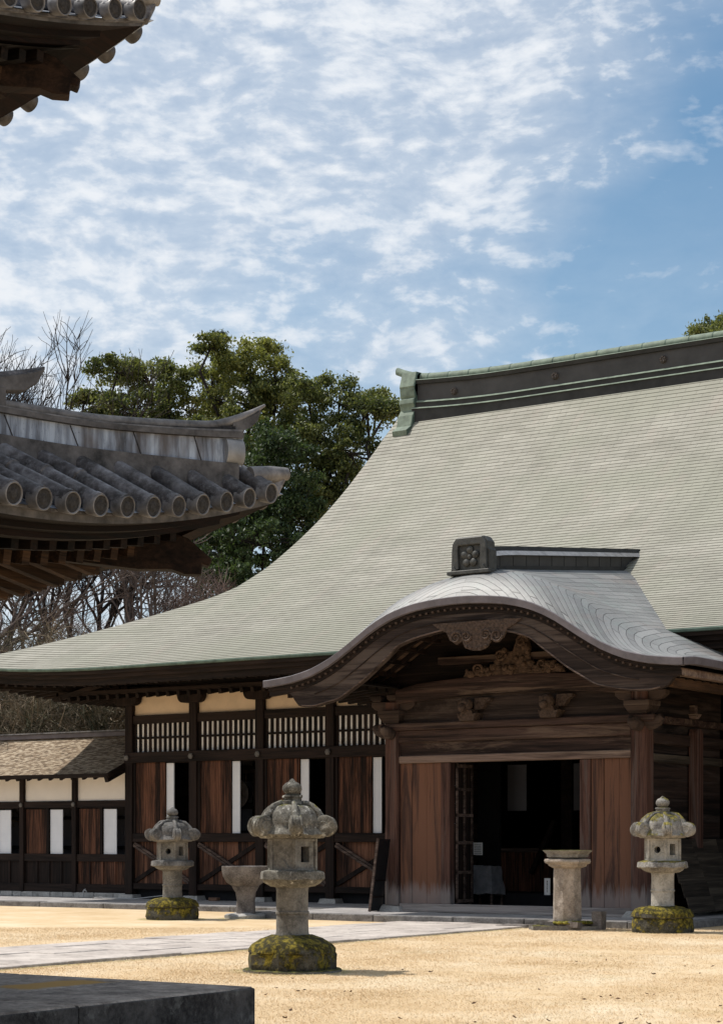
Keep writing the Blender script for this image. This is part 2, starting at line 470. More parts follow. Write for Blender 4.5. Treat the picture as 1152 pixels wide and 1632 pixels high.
# lawn
m, t, b = new_mat('straw_lawn')
tc = t.node('ShaderNodeTexCoord').outputs['Object']
n1 = t.noise(tc, 0.55, 5, 0.62)
n2 = t.noise(tc, 45, 4, 0.75)
n3 = t.noise(tc, 3.2, 4, 0.65)
f = t.math('ADD', t.math('ADD', t.math('MULTIPLY', n1, 0.62), t.math('MULTIPLY', n2, 0.2)), t.math('MULTIPLY', n3, 0.28))
LAWN = [(0.36, (0.51, 0.36, 0.20)), (0.54, (0.635, 0.48, 0.30)), (0.74, (0.73, 0.62, 0.455))]
col = t.ramp(f, LAWN)
gx = t.sep(tc)
e1 = t.math('ABSOLUTE', t.math('ADD', gx[0], 19.08))
e2 = t.math('ABSOLUTE', t.math('ADD', gx[0], 16.02))
ed = t.math('MINIMUM', e1, e2)
for (qx, qy, qr) in ((-13.14, 18.04, 0.62), (-13.5, 28.86, 0.52), (-23.4, 28.25, 0.58), (-22.45, 29.3, 0.45)):
    q1 = t.math('POWER', t.math('ADD', gx[0], -qx), 2.0)
    q2 = t.math('POWER', t.math('ADD', gx[1], -qy), 2.0)
    ed = t.math('MINIMUM', ed, t.math('ABSOLUTE', t.math('SUBTRACT', t.math('SQRT', t.math('ADD', q1, q2)), qr)))
ed = t.math('ADD', ed, t.math('MULTIPLY', t.math('SUBTRACT', t.noise(tc, 4.0, 4, 0.7), 0.5), 0.4))
gm = t.math('MAXIMUM', t.ramp(t.noise(tc, 0.9, 4, 0.6), [(0.6, 0.0), (0.78, 0.3)]), t.ramp(ed, [(0.02, 0.62), (0.16, 0.0)]))
col = t.mix(gm, col, (0.25, 0.23, 0.08))
t.set(b.inputs['Base Color'], col)
b.inputs['Roughness'].default_value = 1.0
b.inputs['Specular IOR Level'].default_value = 0.1
t.set(b.inputs['Normal'], t.bump(n2, 0.5, 0.03))
M['lawn'] = m
m, t, b = new_mat('straw_blades')
tc = t.node('ShaderNodeTexCoord').outputs['Object']
n1 = t.noise(tc, 0.55, 5, 0.62)
n2 = t.noise(tc, 60, 2, 0.75)
n3 = t.noise(tc, 3.2, 4, 0.65)
f = t.math('ADD', t.math('ADD', t.math('MULTIPLY', n1, 0.62), t.math('MULTIPLY', n2, 0.2)), t.math('MULTIPLY', n3, 0.28))
col = t.ramp(f, [(0.36, (0.56, 0.405, 0.23)), (0.54, (0.70, 0.545, 0.355)), (0.74, (0.80, 0.70, 0.54))])
t.set(b.inputs['Base Color'], col)
b.inputs['Roughness'].default_value = 0.9
b.inputs['Specular IOR Level'].default_value = 0.1
M['blades'] = m


def leafmat(name, c1, c2, rough=0.55, sc=0.45, through=0.0):
    m, t, b = new_mat(name)
    v = coords(t, False)
    g = t.node('ShaderNodeNewGeometry').outputs['Random Per Island']
    f = t.math('ADD', t.math('MULTIPLY', t.noise(v, sc, 4, 0.65), 0.75), t.math('MULTIPLY', g, 0.35))
    c = t.ramp(f, [(0.34, c1), (0.75, c2)])
    t.set(b.inputs['Base Color'], c)
    b.inputs['Roughness'].default_value = rough
    b.inputs['Specular IOR Level'].default_value = 0.35
    if through:
        tr = t.node('ShaderNodeBsdfTranslucent')
        t.set(tr.inputs['Color'], t.mix(1.0, c, (1.25, 1.3, 0.75), 'MULTIPLY'))
        mx = t.node('ShaderNodeMixShader')
        mx.inputs[0].default_value = through
        t.l.new(b.outputs[0], mx.inputs[1])
        t.l.new(tr.outputs[0], mx.inputs[2])
        t.l.new(mx.outputs[0], m.node_tree.nodes['Material Output'].inputs['Surface'])
    return m


M['leafA'] = leafmat('olive_leaves', (0.026, 0.045, 0.016), (0.22, 0.235, 0.085), through=0.35)
M['leafB'] = leafmat('yellow_green_leaves', (0.032, 0.054, 0.016), (0.28, 0.285, 0.09), through=0.35)
M['leafC'] = leafmat('shaded_green_leaves', (0.016, 0.032, 0.014), (0.085, 0.125, 0.05), through=0.3)  # shade on the lower tree put into a darker leaf green
M['leafD'] = leafmat('conifer_needles', (0.012, 0.026, 0.012), (0.05, 0.075, 0.03))
M['twig'] = leafmat('red_brown_twigs', (0.10, 0.068, 0.058), (0.34, 0.24, 0.20), 0.9)
M['brush'] = leafmat('undergrowth', (0.025, 0.032, 0.012), (0.26, 0.20, 0.14), 0.9, 0.7)
M['bark'] = plain('dark_bark', (0.030, 0.024, 0.022), 0.95, 0.5, 6)
M['barkgrey'] = plain('grey_brown_bark', (0.13, 0.10, 0.088), 0.95, 0.5, 5)
M['leaf_dead'] = plain('dead_leaf', (0.10, 0.05, 0.025), 0.8, 0.5, 14)


# ------------------------------------------------------------------ mesh helpers
ORIG = {}


class MB:
    def __init__(s):
        s.v, s.f, s.uv = [], [], None

    def add(s, vs, fs):
        b = len(s.v)
        s.v += [tuple(p) for p in vs]
        s.f += [tuple(i + b for i in f) for f in fs]

    def box(s, x0, x1, y0, y1, z0, z1):
        s.add([(x0, y0, z0), (x1, y0, z0), (x1, y1, z0), (x0, y1, z0), (x0, y0, z1), (x1, y0, z1), (x1, y1, z1), (x0, y1, z1)],
              [(0, 3, 2, 1), (4, 5, 6, 7), (0, 1, 5, 4), (1, 2, 6, 5), (2, 3, 7, 6), (3, 0, 4, 7)])
        return s

    def frustum(s, cx, cy, z0, z1, a0, a1, b0=None, b1=None):
        b0, b1 = b0 or a0, b1 or a1
        s.add([(cx - a0, cy - b0, z0), (cx + a0, cy - b0, z0), (cx + a0, cy + b0, z0), (cx - a0, cy + b0, z0),
               (cx - a1, cy - b1, z1), (cx + a1, cy - b1, z1), (cx + a1, cy + b1, z1), (cx - a1, cy + b1, z1)],
              [(0, 3, 2, 1), (4, 5, 6, 7), (0, 1, 5, 4), (1, 2, 6, 5), (2, 3, 7, 6), (3, 0, 4, 7)])
        return s

    def beam(s, p, q, w, h, up=(0, 0, 1)):
        p, q = Vector(p), Vector(q)
        a = (q - p).normalized()
        sd_ = a.cross(Vector(up)).normalized() * (w / 2)
        u = sd_.cross(a).normalized() * (h / 2)
        vs = []
        for c in (p, q):
            vs += [c - sd_ - u, c + sd_ - u, c + sd_ + u, c - sd_ + u]
        s.add(vs, [(0, 3, 2, 1), (4, 5, 6, 7), (0, 1, 5, 4), (1, 2, 6, 5), (2, 3, 7, 6), (3, 0, 4, 7)])
        return s

    def prism(s, poly, o, u, v, n):
        o, u, v, n = Vector(o), Vector(u), Vector(v), Vector(n)
        a = [o + u * p[0] + v * p[1] for p in poly]
        k = len(a)
        s.add(a + [p + n for p in a], [tuple(range(k))[::-1], tuple(range(k, 2 * k))] + [(i, (i + 1) % k, k + (i + 1) % k, k + i) for i in range(k)])
        return s

    def tube(s, pts, rad, n=8, cap=True, flat=None):
        pts = [Vector(p) for p in pts]
        if not isinstance(rad, (list, tuple)):
            rad = [rad] * len(pts)
        base = len(s.v)
        ref = None
        for i, p in enumerate(pts):
            a = (pts[min(i + 1, len(pts) - 1)] - pts[max(i - 1, 0)])
            a = a.normalized() if a.length > 1e-9 else Vector((0, 0, 1))
            if ref is None:
                ref = a.cross(Vector((0, 0, 1)) if abs(a.z) < 0.9 else Vector((1, 0, 0))).normalized()
            ref = (ref - a * ref.dot(a)).normalized()
            b = a.cross(ref)
            for k in range(n):
                th = 2 * PI * k / n
                s.v.append(tuple(p + (ref * math.cos(th) + b * math.sin(th)) * rad[i]))
        for i in range(len(pts) - 1):
            for k in range(n):
                s.f.append((base + i * n + k, base + i * n + (k + 1) % n, base + (i + 1) * n + (k + 1) % n, base + (i + 1) * n + k))
        if cap:
            s.f.append(tuple(base + k for k in range(n))[::-1])
            s.f.append(tuple(base + (len(pts) - 1) * n + k for k in range(n)))
        return s

    def lathe(s, prof, n=32, c=(0, 0, 0), mod=None, rot=0.0, axes=None):
        X, Y, Z = axes or (Vector((1, 0, 0)), Vector((0, 1, 0)), Vector((0, 0, 1)))
        c = Vector(c)
        base = len(s.v)
        for r, z in prof:
            for k in range(n):
                th = rot + 2 * PI * k / n
                rr = r * (mod(th, z) if mod else 1)
                s.v.append(tuple(c + X * (rr * math.cos(th)) + Y * (rr * math.sin(th)) + Z * z))
        for i in range(len(prof) - 1):
            for k in range(n):
                s.f.append((base + i * n + k, base + i * n + (k + 1) % n, base + (i + 1) * n + (k + 1) % n, base + (i + 1) * n + k))
        s.f.append(tuple(base + k for k in range(n))[::-1])
        s.f.append(tuple(base + (len(prof) - 1) * n + k for k in range(n)))
        return s

    def grid(s, rows, close=False):
        base = len(s.v)
        m_ = len(rows[0])
        for r in rows:
            s.v += [tuple(p) for p in r]
        for i in range(len(rows) - 1):
            for j in range(m_ - (0 if close else 1)):
                j2 = (j + 1) % m_
                s.f.append((base + i * m_ + j, base + i * m_ + j2, base + (i + 1) * m_ + j2, base + (i + 1) * m_ + j))
        return s

    def sweep(s, path, prof, side):
        """profile points (a, b) laid across a path: a along `side`, b up"""
        rows = []
        for p in path:
            p = Vector(p)
            rows.append([p + Vector(side) * a + Vector((0, 0, 1)) * b for a, b in prof])
        base = len(s.v)
        s.grid(rows, close=True)
        k = len(prof)
        s.f.append(tuple(base + i for i in range(k)))
        s.f.append(tuple(base + (len(path) - 1) * k + i for i in range(k))[::-1])
        return s

    def build(s, name, mat, parent=None, origin=None, smooth=None, bevel=0.0, rough=None, recalc=True):
        o_ = Vector(ORIG[parent.name]) if parent else Vector(origin or (0, 0, 0))
        me = bpy.data.meshes.new(name)
        me.from_pydata([tuple(Vector(p) - o_) for p in s.v], [], s.f)
        if s.uv:
            ul = me.uv_layers.new(name='UVMap')
            ul.data.foreach_set('uv', np.array([c for f in s.uv for uvp in f for c in uvp], dtype=np.float32))
        if recalc or rough:
            bm = bmesh.new()
            bm.from_mesh(me)
            if rough:
                size, amp, sc = rough
                for _ in range(6):
                    es = [e for e in bm.edges if e.calc_length() > size]
                    if not es:
                        break
                    bmesh.ops.triangulate(bm, faces=[f for f in bm.faces if len(f.verts) > 4])
                    es = [e for e in bm.edges if e.calc_length() > size]
                    bmesh.ops.subdivide_edges(bm, edges=es, cuts=1, use_grid_fill=True)
                for v_ in bm.verts:
                    q = v_.co * sc + o_
                    v_.co += Vector((mnoise.noise(q), mnoise.noise(q + Vector((31, 7, 3))), mnoise.noise(q + Vector((5, 17, 29))))) * amp
            if recalc:
                bmesh.ops.recalc_face_normals(bm, faces=bm.faces)
            bm.to_mesh(me)
            bm.free()
        me.materials.append(mat)
        if smooth is not None:
            me.shade_smooth()
            me.set_sharp_from_angle(angle=R(smooth))
        ob = bpy.data.objects.new(name, me)
        C.objects.link(ob)
        if parent:
            ob.parent = parent
        else:
            ob.location = o_
        ORIG[ob.name] = tuple(o_)
        if bevel:
            bv = ob.modifiers.new('Bevel', 'BEVEL')
            bv.width = bevel
            bv.segments = 1
            bv.limit_method = 'ANGLE'
            bv.angle_limit = R(50)
        return ob


def tag(o, label=None, cat=None, group=None, kind=None):
    if label:
        o['label'] = label
    if cat:
        o['category'] = cat
    if group:
        o['group'] = group
    if kind:
        o['kind'] = kind
    return o


def thing(name, loc, label, cat, group=None):
    o = bpy.data.objects.new(name, None)
    o.empty_display_size = 0.3
    C.objects.link(o)
    o.location = loc
    ORIG[o.name] = tuple(loc)
    return tag(o, label, cat, group)


def clone(o, off):
    c = o.copy()
    C.objects.link(c)
    c.parent = o.parent
    c.location = Vector(o.location) + Vector(off)
    ORIG[c.name] = ORIG[o.name]
    return c


def copy_tree(o, loc, scale=1.0, rotz=0.0):
    r = o.copy()
    C.objects.link(r)
    r.location = loc
    r.scale = (scale,) * 3
    r.rotation_euler = (0, 0, rotz)
    for ch in list(o.children):
        c = ch.copy()
        C.objects.link(c)
        c.parent = r
        for g in list(ch.children):
            d_ = g.copy()
            C.objects.link(d_)
            d_.parent = c
    return r


def lf(l, f):
    """lateral / forward metres along the view axes -> x, y on the ground"""
    return (l * math.cos(R(34)) - f * math.sin(R(34)), l * math.sin(R(34)) + f * math.cos(R(34)))


# ------------------------------------------------------------------ ground, path, pavement
bm_ = MB()
xs = list(np.linspace(-60, 20, 41))
ys = list(np.linspace(-20, 60, 41))
bm_.add([(-900, -900, -0.03), (900, -900, -0.03), (900, 900, -0.03), (-900, 900, -0.03)], [(0, 1, 2, 3)])
tag(bm_.build('ground', M['lawn'], recalc=False), kind='structure')
bm_ = MB()
bm_.grid([[(x, y, 0.012 * mnoise.noise(Vector((x * 0.5, y * 0.5, 0))) - 0.006) for x in np.linspace(-60, 12, 73)] for y in np.linspace(-12, 58, 71)])
tag(bm_.build('lawn', M['lawn'], smooth=60, recalc=False), kind='structure')


def slabs(mb, x0, x1, y0, y1, z, rowlen, collen, along='y', jit=0.006, gap=0.012, seed=1):
    r_ = random.Random(seed)
    a = y0 if along == 'y' else x0
    aend = y1 if along == 'y' else x1
    while a < aend - 0.02:
        ln = min(aend - a, r_.uniform(*rowlen))
        b_ = x0 if along == 'y' else y0
        bend = x1 if along == 'y' else y1
        while b_ < bend - 0.02:
            wd = r_.uniform(*collen)
            if bend - b_ - wd < collen[0] * 0.5:
                wd = bend - b_
            zz_ = z + r_.uniform(-jit, jit)
            q = (b_ + gap / 2, b_ + wd - gap / 2, a + gap / 2, a + ln - gap / 2)
            if along == 'y':
                mb.box(q[0], q[1], q[2], q[3], -0.02, zz_)
            else:
                mb.box(q[2], q[3], q[0], q[1], -0.02, zz_)
            b_ += wd
        a += ln


pm = MB()
slabs(pm, -19.0, -16.1, 12.0, 29.42, 0.028, (0.5, 1.15), (0.5, 1.3), 'y', 0.007, 0.014, 3)
tag(pm.build('path', M['path'], bevel=0.008, recalc=False), kind='structure')

pv_ = MB()
slabs(pv_, -50, -22.32, 31.98, 36.0, 0.10, (0.7, 1.3), (0.6, 1.3), 'x', 0.004, 0.01, 5)
slabs(pv_, -22.3, -13.95, 29.78, 36.0, 0.115, (0.7, 1.4), (0.6, 1.2), 'x', 0.004, 0.01, 6)
slabs(pv_, -13.6, 2, 31.98, 36.0, 0.10, (0.7, 1.4), (0.6, 1.2), 'x', 0.004, 0.01, 8)
tag(pv_.build('pavement', M['pave'], bevel=0.008, recalc=False), kind='structure')
kb = MB()
slabs(kb, -50, -22.66, 31.65, 31.96, 0.105, (1.2, 2.0), (0.31, 0.31), 'x', 0.006, 0.014, 9)
slabs(kb, -22.64, -13.62, 29.45, 29.76, 0.12, (1.2, 2.0), (0.31, 0.31), 'x', 0.006, 0.014, 10)
slabs(kb, -22.64, -22.33, 29.77, 31.96, 0.118, (0.9, 1.2), (0.31, 0.31), 'y', 0.005, 0.014, 11)
slabs(kb, -13.93, -13.62, 29.77, 31.96, 0.118, (0.9, 1.2), (0.31, 0.31), 'y', 0.005, 0.014, 12)
slabs(kb, -13.6, 2, 31.65, 31.96, 0.105, (1.2, 2.0), (0.31, 0.31), 'x', 0.006, 0.014, 13)
tag(kb.build('kerb', M['kerb'], bevel=0.012, recalc=False), kind='structure')

# ------------------------------------------------------------------ the great hall behind the lawn
hall = thing('temple_hall', (-17.7, 34.7, 0.1), 'large dark timber temple hall under a vast pale copper roof with a curved porch', 'temple hall')
YE, XE, XM, YM = 31.7, -33.1, -17.7, 43.0
py = np.array([31.7, 32.8, 33.9, 36, 37.7, 39.6, 41.3, 42.3, 43.0])
pz = np.array([5.30, 5.71, 6.20, 7.22, 8.25, 9.62, 11.06, 12.16, 13.0])
pc = np.polyfit(py - 37, pz, 4)


def zp(y):
    return float(np.polyval(pc, y - 37))


def xl(y):
    return float(np.interp(y, [31.7, 36.0, 36.6, 37.5, 39.5, 41.3, 42.3, 43], [-33.1, -28.8, -28.33, -28.12, -28.0, -27.9, -27.78, -27.6]))


def lift(dist, w):
    c_ = max(0.0, 1 - dist / 5.0)
    return 0.30 * c_ ** 2.2 * max(0.0, 1 - w / 4.5)


prow = [YE]
yy = YE
acc = 0.0
while yy < 43.0:
    dy = 0.002
    acc += math.hypot(dy, zp(yy + dy) - zp(yy))
    yy += dy
    if acc >= ROW:
        prow.append(yy)
        acc = 0.0


def roof_side(mb, kind):
    mb.uv = mb.uv or []
    for j in range(len(prow) - 1):
        ya, yb = prow[j], prow[j + 1]
        if kind in 'WE' and ya > 37.4:
            break
        wa, wb = ya - YE, yb - YE
        n = 66 if kind in 'FB' else 44
        rows = []
        sl_ = Vector((0, yb - ya, zp(yb) - zp(ya))).normalized()
        nrm = Vector((0, -sl_.z, sl_.y))
        for (y_, w_, off) in ((ya, wa, 0.002), (ya, wa, 0.0125), (yb, wb, 0.003)):
            pts = []
            for i in range(n + 1):
                f = i / n
                if kind in 'FB':
                    x0 = xl(y_)
                    x1 = 2 * XM - x0
                    # denser towards the ends
                    x = x0 + (x1 - x0) * f
                    dd = min(x - x0, x1 - x)
                    p = (x, y_ + nrm.y * off, zp(y_) + lift(dd, w_) + nrm.z * off)
                    if kind == 'B':
                        p = (p[0], 2 * YM - p[1], p[2])
                    u = x
                else:
                    a0, a1 = YE + w_, 2 * YM - YE - w_
                    yv = a0 + (a1 - a0) * f
                    dd = min(yv - a0, a1 - yv)
                    p = (XE + w_ + nrm.y * off, yv, zp(y_) + lift(dd, w_) + nrm.z * off)
                    if kind == 'E':
                        p = (2 * XM - p[0], p[1], p[2])
                    u = yv
                pts.append((p, u))
            rows.append(pts)
        base = len(mb.v)
        vv = [(j + 0.01) * ROW, (j + 0.03) * ROW, (j + 0.985) * ROW]
        for r_ in rows:
            mb.v += [p for p, u in r_]
        for k in range(2):
            for i in range(n):
                mb.f.append((base + k * (n + 1) + i, base + k * (n + 1) + i + 1, base + (k + 1) * (n + 1) + i + 1, base + (k + 1) * (n + 1) + i))
                mb.uv.append([(rows[k][i][1], vv[k]), (rows[k][i + 1][1], vv[k]), (rows[k + 1][i + 1][1], vv[k + 1]), (rows[k + 1][i][1], vv[k + 1])])


rm = MB()
for k_ in 'FWBE':
    roof_side(rm, k_)
main_roof = rm.build('main_roof', M['mainroof'], hall, recalc=False)

# verges and gables of the upper roof
vg = MB()
for mir in (0, 1):
    for bk in (0, 1):
        rows = [[], [], [], []]
        for y_ in np.linspace(36.0, 43.0, 30):
            x = xl(y_)
            zz_ = zp(y_)
            for k, (dx_, dz_) in enumerate(((0.0, 0.01), (0.0, -0.28), (0.12, -0.30), (0.35, -0.30))):
                xx, yy_ = x + dx_, y_
                rows[k].append((2 * XM - xx if mir else xx, 2 * YM - yy_ if bk else yy_, zz_ + dz_))
        vg.grid(rows)
vg.build('verge_edge', M['patina_d'], main_roof, recalc=False)
gb = MB()
for x in (-27.3, 2 * XM + 27.3):
    ys_ = np.linspace(36.6, 49.4, 41)
    gb.prism([(y_, zp(min(y_, 2 * YM - y_)) - 0.12) for y_ in ys_] + [(49.4, 6.9), (36.6, 6.9)], (x, 0, 0), (0, 1, 0), (0, 0, 1), (0.1, 0, 0))
gb.build('gable_wall', M['post'], hall, recalc=True)

# copper lip and the dark layers under the eave, front and west


def eave_strip(mb, prof, n=90):
    """prof: list of (inset, dz) carried round the front and west eaves"""
    rowsF = [[] for _ in prof]
    for i in range(n + 1):
        x = XE + (2 * (XM - XE)) * i / n
        for k, (ins, dz) in enumerate(prof):
            x_ = min(max(x, XE + ins), 2 * XM - XE - ins)
            dd = min(x_ - XE - ins, 2 * XM - XE - ins - x_)
            rowsF[k].append((x_, YE + ins, 5.30 + lift(dd, 0) + dz))
    mb.grid(rowsF)
    for mir in (0, 1):
        rowsW = [[] for _ in prof]
        for i in range(n + 1):
            y_ = YE + (2 * (YM - YE)) * i / n
            for k, (ins, dz) in enumerate(prof):
                yy_ = min(max(y_, YE + ins), 2 * YM - YE - ins)
                dd = min(yy_ - YE - ins, 2 * YM - YE - ins - yy_)
                x_ = XE + ins
                rowsW[k].append((2 * XM - x_ if mir else x_, yy_, 5.30 + lift(dd, 0) + dz))
        mb.grid(rowsW)


es_ = MB()
eave_strip(es_, [(0.0, 0.012), (-0.015, -0.01), (-0.01, -0.05), (0.05, -0.06)])
es_.build('eave_lip', M['patina_d'], main_roof, recalc=False)
es_ = MB()
eave_strip(es_, [(0.04, -0.055), (0.05, -0.13), (0.14, -0.135), (0.15, -0.22), (0.24, -0.225), (0.26, -0.36), (0.4, -0.37)])
es_.build('eave_board', M['beam_x'], hall, recalc=False)
sf = MB()
eave_strip(sf, [(0.3, -0.27), (1.9, -0.09), (1.9, -0.30), (3.2, -0.02), (5.0, 0.4)])
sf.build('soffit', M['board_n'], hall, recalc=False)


def fly_z(dd):
    return 4.955 + lift(dd, 0)


# rafters: two tiers along the front, two along the west side
pf = MB().beam((0, 32.0, 0), (0, 33.7, 0.17), 0.075, 0.09)
pb = MB().beam((0, 33.5, 4.83), (0, 34.95, 5.12), 0.085, 0.10)
pw_ = MB().beam((-32.8, 0, 0), (-31.1, 0, 0.17), 0.075, 0.09)
pwb = MB().beam((-31.3, 0, 4.83), (-29.85, 0, 5.12), 0.085, 0.10)
fr0 = fb0 = None
x = -32.65
cnt = 0
while x < -13.2:
    dd = x - XE
    if x < -22.6 or x > -13.4 or True:
        mb1 = None
        if fr0 is None:
            fr0 = MB().beam((x, 32.0, fly_z(dd)), (x, 33.7, fly_z(dd) + 0.17), 0.075, 0.09).build('flying_rafter', M['beam_y'], hall)
            f_x, f_z = x, fly_z(dd)
        elif x < -21.5:
            clone(fr0, (x - f_x, 0, fly_z(dd) - f_z))
        if x > -31.3 and x < -21.0:
            if fb0 is None:
                fb0 = MB().beam((x, 33.45, 4.80), (x, 34.95, 5.10), 0.085, 0.105).build('base_rafter', M['beam_y'], hall)
                b_x = x
            else:
                clone(fb0, (x - b_x, 0, 0))
    x += 0.30
y = 32.3
wr0 = None
while y < 44:
    dd = y - YE
    if wr0 is None:
        wr0 = MB().beam((-32.8, y, fly_z(dd)), (-31.1, y, fly_z(dd) + 0.17), 0.075, 0.09).build('flying_rafter', M['beam_x'], hall)
        w_y, w_z = y, fly_z(dd)
    else:
        clone(wr0, (0, y - w_y, fly_z(dd) - w_z))
    y += 0.30
y = 33.5
wr1 = None
while y < 44:
    if wr1 is None:
        wr1 = MB().beam((-31.35, y, 4.80), (-29.85, y, 5.10), 0.085, 0.105).build('base_rafter', M['beam_x'], hall)
        w_y = y
    else:
        clone(wr1, (0, y - w_y, 0))
    y += 0.30
MB().box(-31.3, -21.5, 33.5, 33.6, 4.87, 4.97).box(-31.32, -31.22, 33.5, 52, 4.87, 4.97).build('eave_purlin', M['beam_x'], hall, bevel=0.006)
hr = MB().beam((-32.75, 32.05, 5.16), (-29.9, 34.9, 5.05), 0.16, 0.2)
hr.build('hip_rafter', M['beam_y'], hall)

# ---- main ridge
def ridge_up(x):
    a = max(0.0, (-24.0 - x) / 3.6)
    b_ = max(0.0, (x - (2 * XM + 24.0)) / 3.6)
    return 0.17 * (a * a + b_ * b_)


def ridge_part(name, prof, mat, x0=-27.12, x1=None, smooth=None):
    x1 = x1 if x1 is not None else 2 * XM + 27.12
    path = [(x_, YM, 12.64 + ridge_up(x_)) for x_ in np.linspace(x0, x1, 90)]
    return MB().sweep(path, prof, (0, 1, 0)).build(name, mat, main_roof, smooth=smooth)


ridge_part('ridge_base', [(-0.42, -0.35), (0.42, -0.35), (0.42, 0.085), (-0.42, 0.085)], M['ridge_dark'])
ridge_part('ridge_ledge', [(-0.46, 0.087), (0.46, 0.087), (0.40, 0.13), (-0.40, 0.13)], M['patina'])
ridge_part('ridge_course', [(-0.36, 0.132), (0.36, 0.132), (0.36, 0.26), (-0.36, 0.26)], M['ridge_dark'])
ridge_part('ridge_ledge', [(-0.39, 0.262), (0.39, 0.262), (0.30, 0.325), (-0.30, 0.325)], M['patina'])
ridge_part('ridge_panel', [(-0.27, 0.327), (0.27, 0.327), (0.27, 0.76), (-0.27, 0.76)], M['ridge_panel'])
ridge_part('ridge_moulding', [(-0.33, 0.762), (0.33, 0.762), (0.36, 0.85), (-0.36, 0.85)], M['ridge_dark'])
ridge_part('ridge_ledge', [(-0.38, 0.852), (0.38, 0.852), (0.36, 0.872), (-0.36, 0.872)], M['patina'])
rp = []
for x_ in np.linspace(-27.8, 2 * XM + 27.8, 130):
    e = max(0.0, (abs(x_ - XM) - 9.1) / 0.9)
    rp.append((x_, YM, 13.60 + ridge_up(x_) + 0.15 * e * e))
hp = [(0.17 * math.cos(a), 0.14 * math.sin(a)) for a in np.linspace(-0.6, PI + 0.6, 14)]
MB().sweep(rp, hp, (0, 1, 0)).build('ridge_roll', M['patina'], main_roof, smooth=50)
jm = MB()
for x_ in np.arange(-26.8, -9.5, 0.62):
    jm.sweep([(x_ - 0.012, YM, 13.60 + ridge_up(x_)), (x_ + 0.012, YM, 13.60 + ridge_up(x_))], [(a * 1.04, b_ * 1.04) for a, b_ in hp], (0, 1, 0))
jm.build('ridge_seam', M['patina_d'], main_roof)
cr0 = None
for x_ in (-25.9, -22.93, -19.96):
    if cr0 is None:
        cb = MB()
        zc_ = 12.64 + 0.55
        cb.tube([(x_, YM - 0.275, zc_), (x_, YM - 0.33, zc_)], [0.10, 0.085], 14)
        for a in range(5):
            th = a * 2 * PI / 5 + PI / 2
            cb.tube([(x_ + 0.055 * math.cos(th), YM - 0.32, zc_ + 0.055 * math.sin(th)), (x_ + 0.055 * math.cos(th), YM - 0.36, zc_ + 0.055 * math.sin(th))], [0.032, 0.02], 8)
        cr0 = cb.build('ridge_crest', M['bronze'], main_roof, smooth=40)
        cx0 = x_
    else:
        clone(cr0, (x_ - cx0, 0, 0))
# end ornament: stepped scroll leg running down the slope, and the slab behind it
op_ = [(43.3, 13.80), (43.44, 13.40), (43.34, 13.22), (43.15, 12.98), (43.02, 12.72), (42.45, 12.10), (42.24, 12.04), (42.20, 12.17), (42.42, 12.32),
      (42.50, 12.62), (42.62, 12.78), (42.60, 12.86), (42.54, 12.95), (42.56, 13.06), (42.64, 13.10), (42.60, 13.16), (42.58, 13.34), (42.64, 13.48),
      (42.76, 13.52), (42.72, 13.50), (42.72, 13.70), (42.80, 13.78), (43.0, 13.82)]
op = [(a, b_ + 0.06) for a, b_ in op_]
om = MB()
om.prism(op, (-27.5, 0, 0), (0, 1, 0), (0, 0, 1), (0.44, 0, 0))
om.prism([(2 * YM - a, b_) for a, b_ in op], (-27.5, 0, 0), (0, 1, 0), (0, 0, 1), (0.44, 0, 0))
orn = om.build('ridge_end_ornament', M['patina'], main_roof, bevel=0.025)
om2 = MB()
for q in (op, [(2 * YM - a, b_) for a, b_ in op]):
    cy_, cz_ = 43.0, 13.0
    om2.prism([(cy_ + (a - cy_) * 0.985, cz_ + (b_ - cz_) * 0.985) for a, b_ in q], (-27.07, 0, 0), (0, 1, 0), (0, 0, 1), (0.03, 0, 0))
om2.build('ornament_shade_side', M['patina_d'], main_roof)  # east face in darker patina: its shade is put into the colour

# ---- wing walls
PX = [-30.0, -28.05, -26.12, -24.18, -22.25]
W = 34.7
p0 = None
for xq in PX:
    if p0 is None:
        p0 = MB().box(xq - 0.115, xq + 0.115, W - 0.115, W + 0.115, 0.2, 5.0).build('post', M['post'], hall, bevel=0.012)
        q0 = MB().frustum(xq, W, 0.09, 0.2, 0.24, 0.2).build('foundation_stone', M['footing'], hall, rough=(0.1, 0.015, 4))
        pts = [(-0.36, 0.24), (-0.36, 0.17)] + [(-0.36 + 0.16 * (1 - math.cos(a)), 0.17 - 0.15 * math.sin(a)) for a in np.linspace(0, PI / 2, 7)]
        pts = pts + [(-a, b_) for a, b_ in reversed(pts)]
        br0 = MB().prism(pts, (xq, W - 0.24, 4.66), (1, 0, 0), (0, 0, 1), (0, 0.2, 0)).build('bracket_arm', M['post'], hall, bevel=0.01)
        bc = MB().prism(pts, (xq, W - 0.13, 4.66), (0, 0, 0) if False else (0, 1, 0), (0, 0, 1), (0.14, 0, 0))
        fit = MB().tube([(xq, W - 0.19, 3.44), (xq, W - 0.21, 3.44)], [0.075, 0.05], 6)
        ft0 = fit.build('nail_cover', plain('grey_iron', (0.12, 0.11, 0.10), 0.6, 0.4, 12), hall)
        first = xq
    else:
        for o_ in (p0, q0, br0, ft0):
            clone(o_, (xq - first, 0, 0))
for xq in (-13.1, -11.1, -9.2, -7.2, -5.4):
    for o_ in (p0, q0):
        clone(o_, (xq - first, 0, 0))


def per_bay(fn):
    for i in range(len(PX)):
        x0 = PX[i] + 0.115
        x1 = (PX[i + 1] - 0.115) if i + 1 < len(PX) else -20.52
        fn(i, x0, x1)


